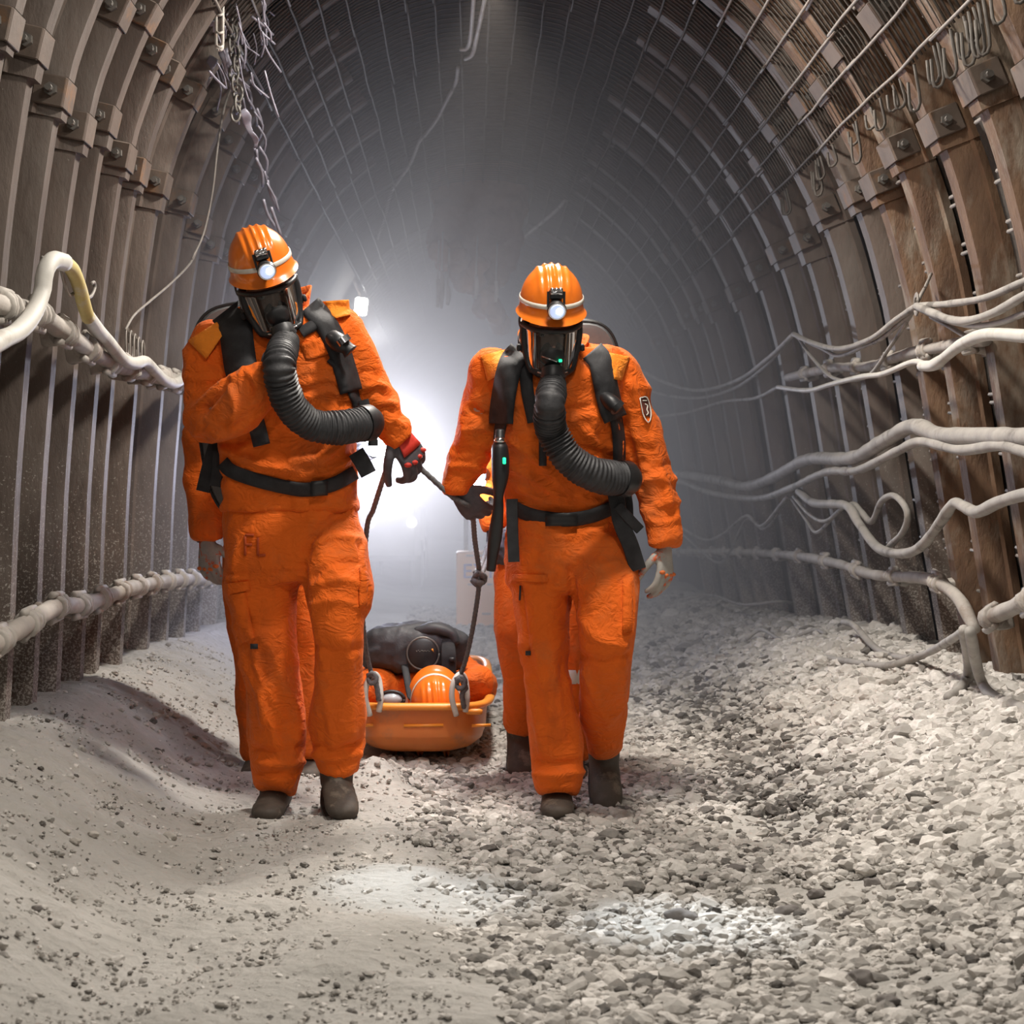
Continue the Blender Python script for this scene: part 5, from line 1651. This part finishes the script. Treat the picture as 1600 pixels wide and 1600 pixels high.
def pipe_run(pts, r, label, group, off, ends=True, joints=None):
    root_p = wallP(*pts[len(pts) // 2], off)
    t = thing('pipe', root_p, label, 'pipe', group)
    q = np.array([wallP(p[0], p[1], off) for p in pts])
    run('pipe_tube', None, r, M['pipe'], None, world=q, parent=t, lump=.14)
    c = catmull(q, 8)
    s = np.concatenate([[0], np.cumsum(np.linalg.norm(np.diff(c, axis=0), axis=1))])
    for d in np.arange(joints[0], s[-1], joints[1]):
        p = np.array([np.interp(d, s, c[:, i]) for i in range(3)])
        p2 = np.array([np.interp(d + .02, s, c[:, i]) for i in range(3)])
        t3 = nrm(p2 - p)
        side = -1 if p[0] < 0 else 1
        mb = MB()
        for k in (-.03, .0, .035):
            mb.tube([p + t3 * (k - .012), p + t3 * (k - .008), p + t3 * (k + .008), p + t3 * (k + .012)], [r * 1.15, r * 1.42, r * 1.42, r * 1.15], m=12, sub=1, hint=(1, .2, 0))
        for dz, ln in ((r * 1.35, .07), (-r * 1.35, .085)):
            mb.rod(p + (0, 0, dz) - t3 * ln, p + (0, 0, dz * .9) + t3 * ln * .8, .013, 7)
        mb.box(p + np.array((side * .04, 0, -r * .6)), (.06, .05, .05), Rm(*rng.uniform(-15, 15, 3)), .006)
        v = mb.verts()
        v = v + np.stack([vn(v * 40, 91), vn(v * 40, 92), vn(v * 40, 93)], 1) * .006
        obj('coupling', (v, mb.f), M['pipe'], t)
    return t


pipe_run([(-40, 462), (0, 477), (60, 492), (110, 526), (160, 560), (205, 577), (292, 600), (330, 612)], .030, 'dusty pipe with lumpy couplings running high along the left arches', 'pipes along the walls', .09, joints=(.30, .36))
pipe_run([(-40, 1022), (0, 1000), (30, 982), (62, 962), (92, 947), (130, 945), (170, 931), (220, 915), (290, 905), (345, 906)], .029, 'dusty pipe with lumpy couplings running low along the left arches', 'pipes along the walls', .08, joints=(.25, .35))
pipe_run([(1040, 862), (1100, 862), (1160, 863), (1240, 868), (1310, 881), (1360, 897), (1402, 901), (1440, 903), (1470, 912), (1500, 938), (1524, 985)], .024, 'dim pipe running low along the right wall and bending down', 'pipes along the walls', .06, joints=(1.2, .75))
pipe_run([(1545, 966), (1600, 942), (1640, 925)], .030, 'short near pipe end with clamp at the right edge', 'pipes along the walls', .07, joints=(.04, .5))
pipe_run([(1230, 590), (1300, 575), (1360, 572), (1420, 552), (1500, 537), (1540, 531)], .022, 'brownish pipe behind the pale hose on the right wall', 'pipes along the walls', .03, joints=(.5, .6))

# left hose with its yellow length
hs = thing('hose', wallP(85, 405, .15), 'pale thick hose looped over a hook on the left arches', 'hose')
hp = [(-40, 555, .02), (0, 532), (28, 518), (52, 490), (66, 455), (70, 425), (82, 407), (100, 410)]
run('hose_length', None, .026, M['cable_white'], None, world=[wallP(p[0], p[1], .15) for p in hp], parent=hs, lump=.05)
run('yellow_length', None, .022, M['cable_yellow'], None, world=[wallP(p[0], p[1], .15) for p in [(96, 408), (112, 420), (124, 448), (131, 476), (138, 497)]], parent=hs, lump=.05)
run('hose_length', None, .023, M['cable_white'], None, world=[wallP(p[0], p[1], .13) for p in [(136, 492), (150, 512), (172, 538), (192, 562), (210, 568), (226, 565), (240, 578), (255, 593), (272, 599), (292, 588), (310, 575)]], parent=hs, lump=.05)
hk = MB().tube([wallP(*p, .13) for p in [(66, 402), (80, 410), (95, 402), (94, 412), (100, 440), (107, 461), (118, 458), (130, 464), (142, 463), (148, 450), (147, 441), (143, 443)]], .0055, m=8, sub=6)
tag(obj('wire_hook', hk, M['wire']), 'bent wire hook holding the pale hose on the left arches', 'hook')
cl_ = MB()
for k in range(5):
    c = wallP(199 + k * 2, 535 + k * 5, .08)
    cl_.tube([c + np.array((.01 * k, .03 * math.cos(t), .055 * math.sin(t))) for t in np.linspace(0, 2 * np.pi, 16)], .0035, m=6, sub=1)
tag(obj('wire_coil', cl_, M['wire']), 'small coil of wire hung above the left pipe', 'wire coil')
run('thin_wire', [(312, 380), (298, 410), (270, 440), (235, 470), (210, 492), (196, 515)], .0045, M['wire'], 'thin wire sagging from the coil up the left arches', 'wire', None, .10)
run('thin_wire', None, .0050, M['wire'], 'thin wire hanging in a long bow left of the left rescuer\'s helmet', 'wire', None, world=[P(362, 134, 7.9), P(350, 170, 7.8), P(340, 230, 7.75), P(332, 300, 7.75), P(318, 365, 7.75), P(300, 405, 7.7)])

# cables lying on the right bank
GB = 'cables draped over the right gravel bank'


def gpt(px, py, lift):
    Y = 7.0
    for _ in range(60):
        X = Y * (px - VX) / F
        z = float(ground(min(X, 1.98), Y)) + lift
        Y = .6 * Y + .4 * min(max((EYE.z - z) * F / (py - VY), 3), 25)
    return P(px, py, Y)


for pts, r, lb in (
        ([(1508, 985, .30), (1480, 1003, .20), (1445, 1022, .08), (1390, 1040, .03), (1340, 1036, .02), (1290, 1028, .02)], .015, 'grey cable hanging off the low pipe across the right bank'),
        ([(1318, 972, .10), (1335, 978, .10), (1370, 1014, .03), (1410, 1028, .03), (1442, 1024, .06)], .015, 'short grey cable arching over the right bank'),
        ([(1506, 984, .30), (1512, 1020, .17), (1513, 1055, .05), (1500, 1078, .02), (1482, 1090, .02)], .019, 'grey cable dropping to the gravel, left one of the close pair'),
        ([(1516, 986, .30), (1524, 1030, .16), (1534, 1066, .05), (1552, 1088, .025), (1600, 1108, .02), (1640, 1122, .02)], .019, 'grey cable dropping to the gravel, right one of the close pair'),
        ([(1060, 938, .12), (1110, 930, .12), (1160, 945, .10), (1220, 940, .10), (1265, 950, .05)], .010, 'dim cable lying along the far right bank'),
        ([(1165, 1000, .05), (1190, 984, .08), (1225, 1000, .02), (1270, 985, .04), (1290, 990, .03)], .010, 'dim cable humped over the stones of the right bank')):
    run('cable', None, r, M['cable'], lb, 'cable', GB, world=[gpt(*p) for p in pts])

# roof cables
for pts, r, mat, lb in (
        ([(494, -30, 8.3), (497, 0, 8.6), (507, 70, 9.4), (518, 132, 10.4), (517, 160, 10.8), (513, 235, 11.8), (508, 268, 12.3)], .013, M['cable_pink'], 'pinkish cable dangling from the roof above the left rescuer'),
        ([(742, -30, 8.2), (740, 0, 8.5), (735, 60, 9.2), (729, 76, 9.4), (719, 77, 9.4)], .011, M['cable_white'], 'left one of two white cable ends hanging from the roof'),
        ([(760, -30, 8.2), (757, 0, 8.5), (744, 62, 9.2), (738, 85, 9.4), (727, 92, 9.5)], .011, M['cable_white'], 'right one of two white cable ends hanging from the roof'),
        ([(716, 105, 9.7), (712, 130, 10.1), (698, 157, 10.4), (683, 186, 10.8), (665, 210, 11.2), (655, 222, 11.4), (640, 258, 12.2), (612, 300, 13.2), (600, 345, 14.6), (580, 400, 17)], .011, M['cable'], 'dusty cable running along the middle of the roof'),
        ([(1134, -30, 8.0), (1130, 0, 8.4), (1112, 45, 8.9), (1080, 92, 9.5), (1042, 133, 10.2), (1006, 168, 10.7), (970, 205, 11.3), (940, 258, 12.4), (908, 282, 13.0)], .014, M['cable'], 'long grey cable crossing the roof towards the right'),
        ([(884, 312, 13.4), (868, 330, 13.9), (842, 352, 14.5), (814, 377, 15.2), (795, 402, 16), (772, 440, 18)], .014, M['cable'], 'far end of a roof cable above the right rescuer')):
    run('roof_cable', None, r, mat, lb, 'cable', 'cables along the roof', world=[P(*p) for p in pts])

# torn mesh and chain hanging at upper left
mb = MB()
for s in (-1, 1):
    mb.tube([P(343 + s * 5, -12, 6.9), P(343 + s * 5, 40, 6.92), P(343 + s * 4.4, 74, 6.94), P(343, 78, 6.94)], .0065, m=7, sub=3)
for y in (22, 50, 72):
    mb.tube([P(338, y, 6.9), P(343, y + 2, 6.89), P(348, y, 6.9)], .005, m=6, sub=2)
tag(obj('cable_tie', mb, M['cable_white']), 'bright white looped tie hanging at the upper left roof', 'tie')
mb = MB()
x, y = 362.0, 22.0
for k in range(11):
    c = P(x + 3 * math.sin(k * 1.7), y, 7.2)
    a = k % 2
    mb.tube([c + np.array((math.cos(t) * .018 * (1 - .6 * a), math.cos(t) * .018 * a, math.sin(t) * .034)) for t in np.linspace(0, 2 * np.pi, 15)], .0055, m=6, sub=1)
    y += 15.5
    x += .9
tag(obj('chain', mb, M['bolt']), 'rusty chain dangling among torn mesh at upper left', 'chain')
mb = MB()
for k in range(44):
    x, y = 318 + 105 * rng.random() ** .8, -10 + 150 * rng.random()
    t = rng.random()
    d = np.array((rng.uniform(-6, 34), rng.uniform(25, 75)))
    Yt = 6.9 + .9 * rng.random()
    mb.tube([P(x, y, Yt), P(x + d[0] * .4 + rng.uniform(-8, 8), y + d[1] * .5, Yt + .05), P(x + d[0], y + d[1], Yt + .1)], rng.uniform(.003, .006), m=5, sub=3)
for k in range(22):
    t = k / 21
    x, y = 355 + 72 * t + rng.uniform(-14, 14), 60 + 250 * t + rng.uniform(-20, 20)
    mb.tube([P(x, y, 7.6), P(x + rng.uniform(0, 14), y + 22, 7.65), P(x + rng.uniform(5, 20), y + 45, 7.7)], rng.uniform(.004, .008), m=5, sub=3)
tag(obj('torn_mesh', mb, M['wire_cool']), 'tangle of torn mesh wires hanging from the upper left roof', 'torn mesh', kind='stuff')
for k, (pts, wd) in enumerate((([(326, 30), (332, 60), (338, 88)], 9), ([(336, 92), (326, 112), (318, 132)], 10), ([(348, 80), (360, 112), (368, 128)], 7), ([(378, 175), (392, 205), (400, 228)], 7))):
    mb = MB().ptube(7.25, [(p[0], p[1], .05 * i, wd * (1, .8, .45)[i], .004) for i, p in enumerate(pts)], m=10, sub=6, exp=4)
    v = mb.verts()
    v = v + np.stack([vn(v * 22, 95), vn(v * 18, 96) * 2, vn(v * 25, 97)], 1) * .012
    tag(obj('torn_sheet', (v, mb.f), M['wire_cool']), ['crumpled bluish sheet scrap, topmost in the torn mesh', 'crumpled bluish sheet scrap nearest the left arches', 'bluish sheet scrap just below the bright looped tie', 'lowest bluish sheet scrap under the hanging chain'][k], 'sheet scrap', 'bluish sheet scraps in the torn mesh')
# slanting tie on the upper right mesh
mb = MB().ptube(6.9, [(1364, -10, 0, 5, .012), (1358, 20, 0, 6, .014), (1352, 54, 0, 2.5, .006), (1354, 75, 0, 1.8, .005), (1360, 85, 0, 1.8, .005), (1364, 74, 0, 1.8, .005)], m=8)
tag(obj('cable_tie', mb, M['cable_white']), 'pale strap tied round the mesh at the upper right roof', 'tie')
mb = MB()
for px, py in ((1045, 369), (878, 371), (865, 384), (1226, 216)):
    mb.ball(P(px, py, 14.5 if px < 1200 else 10.0), .02 if px < 1200 else .015, 8, 6)

# ------------------------------------------------------------------ gravel and stones
def ico():
    t = (1 + 5 ** .5) / 2
    v = [(-1, t, 0), (1, t, 0), (-1, -t, 0), (1, -t, 0), (0, -1, t), (0, 1, t), (0, -1, -t), (0, 1, -t), (t, 0, -1), (t, 0, 1), (-t, 0, -1), (-t, 0, 1)]
    f = [(0, 11, 5), (0, 5, 1), (0, 1, 7), (0, 7, 10), (0, 10, 11), (1, 5, 9), (5, 11, 4), (11, 10, 2), (10, 7, 6), (7, 1, 8), (3, 9, 4), (3, 4, 2), (3, 2, 6), (3, 6, 8), (3, 8, 9), (4, 9, 5), (2, 4, 11), (6, 2, 10), (8, 6, 7), (9, 8, 1)]
    v = [nrm(x) for x in v]
    c = {}
    o = []
    for a, b, d in f:
        def mid(i, j):
            k = (min(i, j), max(i, j))
            if k not in c:
                c[k] = len(v)
                v.append(nrm(v[i] + v[j]))
            return c[k]
        x, y, z = mid(a, b), mid(b, d), mid(d, a)
        o += [(a, x, z), (b, y, x), (d, z, y), (x, y, z)]
    return np.array(v), np.array(o)


IV, IF = ico()


def gravel_mat():
    m, N, L, B = new_mat('crushed_stone')
    oi = N.new('ShaderNodeAttribute')
    oi.attribute_name = 'tone'
    v = coords(N, L)
    c = ramp(N, L, oi.outputs['Fac'], [(0.0, (0.07, 0.065, 0.06)), (0.10, (0.20, 0.19, 0.175)), (0.30, (0.42, 0.40, 0.37)), (0.75, (0.63, 0.60, 0.56)), (1.0, (0.76, 0.73, 0.69))])
    c = mixc(N, L, ramp(N, L, noise(N, L, v, 45, 5, .7), [(0.4, (0, 0, 0)), (0.75, (0.6, 0.6, 0.6))]), c, (0.30, 0.27, 0.24))
    L.new(c, B.inputs['Base Color'])
    B.inputs['Roughness'].default_value = .88
    B.inputs['Specular IOR Level'].default_value = .25
    bump(N, L, B, noise(N, L, v, 160, 4, .7), .35, .004)
    return m


M['gravel'] = gravel_mat()


def stones(name, X, Y, r, flat, tone, lift=.25):
    n = len(X)
    z = ground(X, Y)
    V = np.repeat(IV[None], n, 0)
    rnd = rng.uniform(.78, 1.22, (n, len(IV), 1))
    V = V * rnd
    V = V * np.stack([rng.uniform(.75, 1.35, n), rng.uniform(.75, 1.35, n), rng.uniform(*flat, n)], 1)[:, None]
    # tumble
    a, b, c = rng.uniform(-.5, .5, n), rng.uniform(-.5, .5, n), rng.uniform(0, 6.28, n)
    ca, sa, cb, sb, cc, sc = np.cos(a), np.sin(a), np.cos(b), np.sin(b), np.cos(c), np.sin(c)
    x, y, zz = V[..., 0], V[..., 1], V[..., 2]
    y, zz = y * ca[:, None] - zz * sa[:, None], y * sa[:, None] + zz * ca[:, None]
    x, zz = x * cb[:, None] + zz * sb[:, None], -x * sb[:, None] + zz * cb[:, None]
    x, y = x * cc[:, None] - y * sc[:, None], x * sc[:, None] + y * cc[:, None]
    V = np.stack([x, y, zz], 2) * r[:, None, None] + np.stack([X, Y, z + r * lift], 1)[:, None]
    nv, nf_ = len(IV), len(IF)
    Fa = (IF[None] + (np.arange(n) * nv)[:, None, None]).reshape(-1, 3)
    me = bpy.data.meshes.new(name)
    me.vertices.add(n * nv)
    me.vertices.foreach_set('co', V.astype(np.float32).ravel())
    me.loops.add(len(Fa) * 3)
    me.loops.foreach_set('vertex_index', Fa.astype(np.int32).ravel())
    me.polygons.add(len(Fa))
    me.polygons.foreach_set('loop_start', np.arange(0, len(Fa) * 3, 3, dtype=np.int32))
    me.polygons.foreach_set('loop_total', np.full(len(Fa), 3, dtype=np.int32))
    me.polygons.foreach_set('use_smooth', np.zeros(len(Fa), dtype=bool))
    at = me.attributes.new('tone', 'FLOAT', 'POINT')
    at.data.foreach_set('value', np.repeat(tone, nv).astype(np.float32))
    me.update()
    me.validate()
    me.materials.append(M['gravel'])
    o = bpy.data.objects.new(name, me)
    COL.objects.link(o)
    return o


def path_edge(Y):
    return -0.10 - 0.02 * np.sin(Y * 2.1) + 0.10 * (5.2 - np.minimum(Y, 6.5))


n = 62000
Y = 3.2 + 6.3 * rng.random(n) ** 1.25
X = rng.uniform(-.35, 2.0, n)
e = path_edge(Y)
q = np.stack([X * 2.2, Y * 2.2, X * 0], 1)
dens = vn(q, 120)
keep = (X > e - .02 + .09 * vn(q * 3, 121)) & (X < Y * 0.33) & (dens + rng.uniform(-.6, .6, n) > -.42)
X, Y, dens = X[keep], Y[keep], dens[keep]
r = np.exp(rng.normal(math.log(.0112), .36, len(X)))
r = np.clip(r, .005, .030) * (1 + .5 * smooth(.9, 1.5, X))
tone = np.clip(rng.normal(.46, .27, len(X)) + .22 * smooth(.9, 1.6, X), 0, 1)
ditch_dark = np.exp(-((X - (0.75 + 0.045 * Y)) / 0.20) ** 2) * smooth(4.6, 6.0, Y)  # stones darker along the ditch line
tone = np.clip(tone - ditch_dark * .42, 0, 1)
g = stones('gravel', X, Y, r, (.45, .85), tone)
tag(g, 'loose crushed grey gravel covering the right half of the floor', 'gravel', kind='stuff')
n = 9000
Y = 9.0 + 7 * rng.random(n)
X = rng.uniform(-.5, 2.0, n)
g = stones('gravel', X, Y, np.exp(rng.normal(math.log(.02), .3, n)), (.45, .85), np.clip(rng.normal(.42, .2, n), 0, 1))
tag(g, 'distant dim gravel along the tunnel floor behind the stretcher', 'gravel', kind='stuff')
n = 9500
Y = 3.2 + 5.5 * rng.random(n) ** 1.2
X = rng.uniform(-1.4, .0, n)
k = (X < path_edge(Y) + .05) & (X > -Y * .285)
X, Y = X[k], Y[k]
r = np.clip(np.exp(rng.normal(math.log(.0036), .50, len(X))), .002, .014)
g = stones('grit', X, Y, r, (.5, .9), np.clip(rng.normal(.48, .24, len(X)), 0, 1), .2)
tag(g, 'scattered fine grit on the packed path at the left', 'grit', kind='stuff')

# single bigger stones
SP = [(118, 1315, 9, 'pale stone in the cluster on the lower left bank'), (104, 1300, 6, 'small stone in the cluster on the lower left bank'), (58, 1420, 8, 'dark lump on the path at the left edge'),
      (146, 1304, 9, 'rounded pale stone right of the lower left cluster'), (265, 1308, 11, 'flat pale stone on the left path before the shadow'), (243, 1118, 7, 'grey stone on the upper left bank'), (188, 1110, 6, 'yellowish stone on the upper left bank'),
      (334, 1100, 6, 'dark stone near the left rescuer\'s trouser leg'), (1345, 1532, 24, 'dark round stone in the gravel at the bottom'), (1365, 1382, 14, 'dark upright stone in the mid right gravel'), (1275, 1397, 13, 'dark stone left of the upright one in the gravel'),
      (1064, 1436, 26, 'dark flat stone in the cap lamp\'s bright patch'), (1232, 1426, 18, 'dark flat stone at the right of the bright patch'), (1320, 1430, 10, 'dark little stone at the end of the bright patch'), (1150, 1360, 15, 'dark stone below the right rescuer\'s shadow'),
      (980, 1340, 10, 'dark pointed stone before the right rescuer\'s boot'), (1235, 1230, 9, 'dark round stone in the gravel beyond the pale patch'), (1388, 1565, 16, 'reddish stone near the lower right edge')]
for px, py, rp_, lb in SP:
    p = gpt(px, py, .006)
    if abs(p[0]) > 2:
        continue
    rr = rp_ * p[1] / F
    V = IV * rng.uniform(.78, 1.2, (len(IV), 1)) * np.array((1.15, .95, .7)) * rr
    s = fused(MB().add(V + p, [tuple(x) for x in IF]), max(rr / 9, .0015), 2)
    v = s[0] + s[2] * (vn(s[0] / rr * 1.6, 7) * rr * .12)[:, None]
    mt = 'stone' if 'pale' in lb or 'grey' in lb or 'small' in lb or 'yellow' in lb else 'dark_stone'
    if mt not in M:
        M['dark_stone'] = surf_mat('dark_stone', (0.10, 0.09, 0.085), (0.20, 0.18, 0.165), .85, 14, bump_s=.5)
    tag(obj('stone', (v, s[1]), M[mt], angle=None), lb, 'stone', 'single larger stones on the floor')
# ------------------------------------------------------------------ dusty haze
def haze_mat(dens):
    m = bpy.data.materials.new('dust_haze')
    m.use_nodes = True
    N, L = m.node_tree.nodes, m.node_tree.links
    N.remove(N['Principled BSDF'])
    vs = N.new('ShaderNodeVolumeScatter')
    vs.inputs['Color'].default_value = (0.98, 0.93, 0.90, 1)
    vs.inputs['Density'].default_value = dens
    vs.inputs['Anisotropy'].default_value = 0.6
    L.new(vs.outputs[0], N['Material Output'].inputs['Volume'])
    return m


hz = obj('haze', MB().box((.25, 23.5, 1.7), (4.9, 32.4, 4.0)), haze_mat(0.080), loc=(.25, 23.2, 0), shade=False)
tag(hz, 'pale dust haze filling the tunnel behind the rescuers', 'haze', kind='stuff')
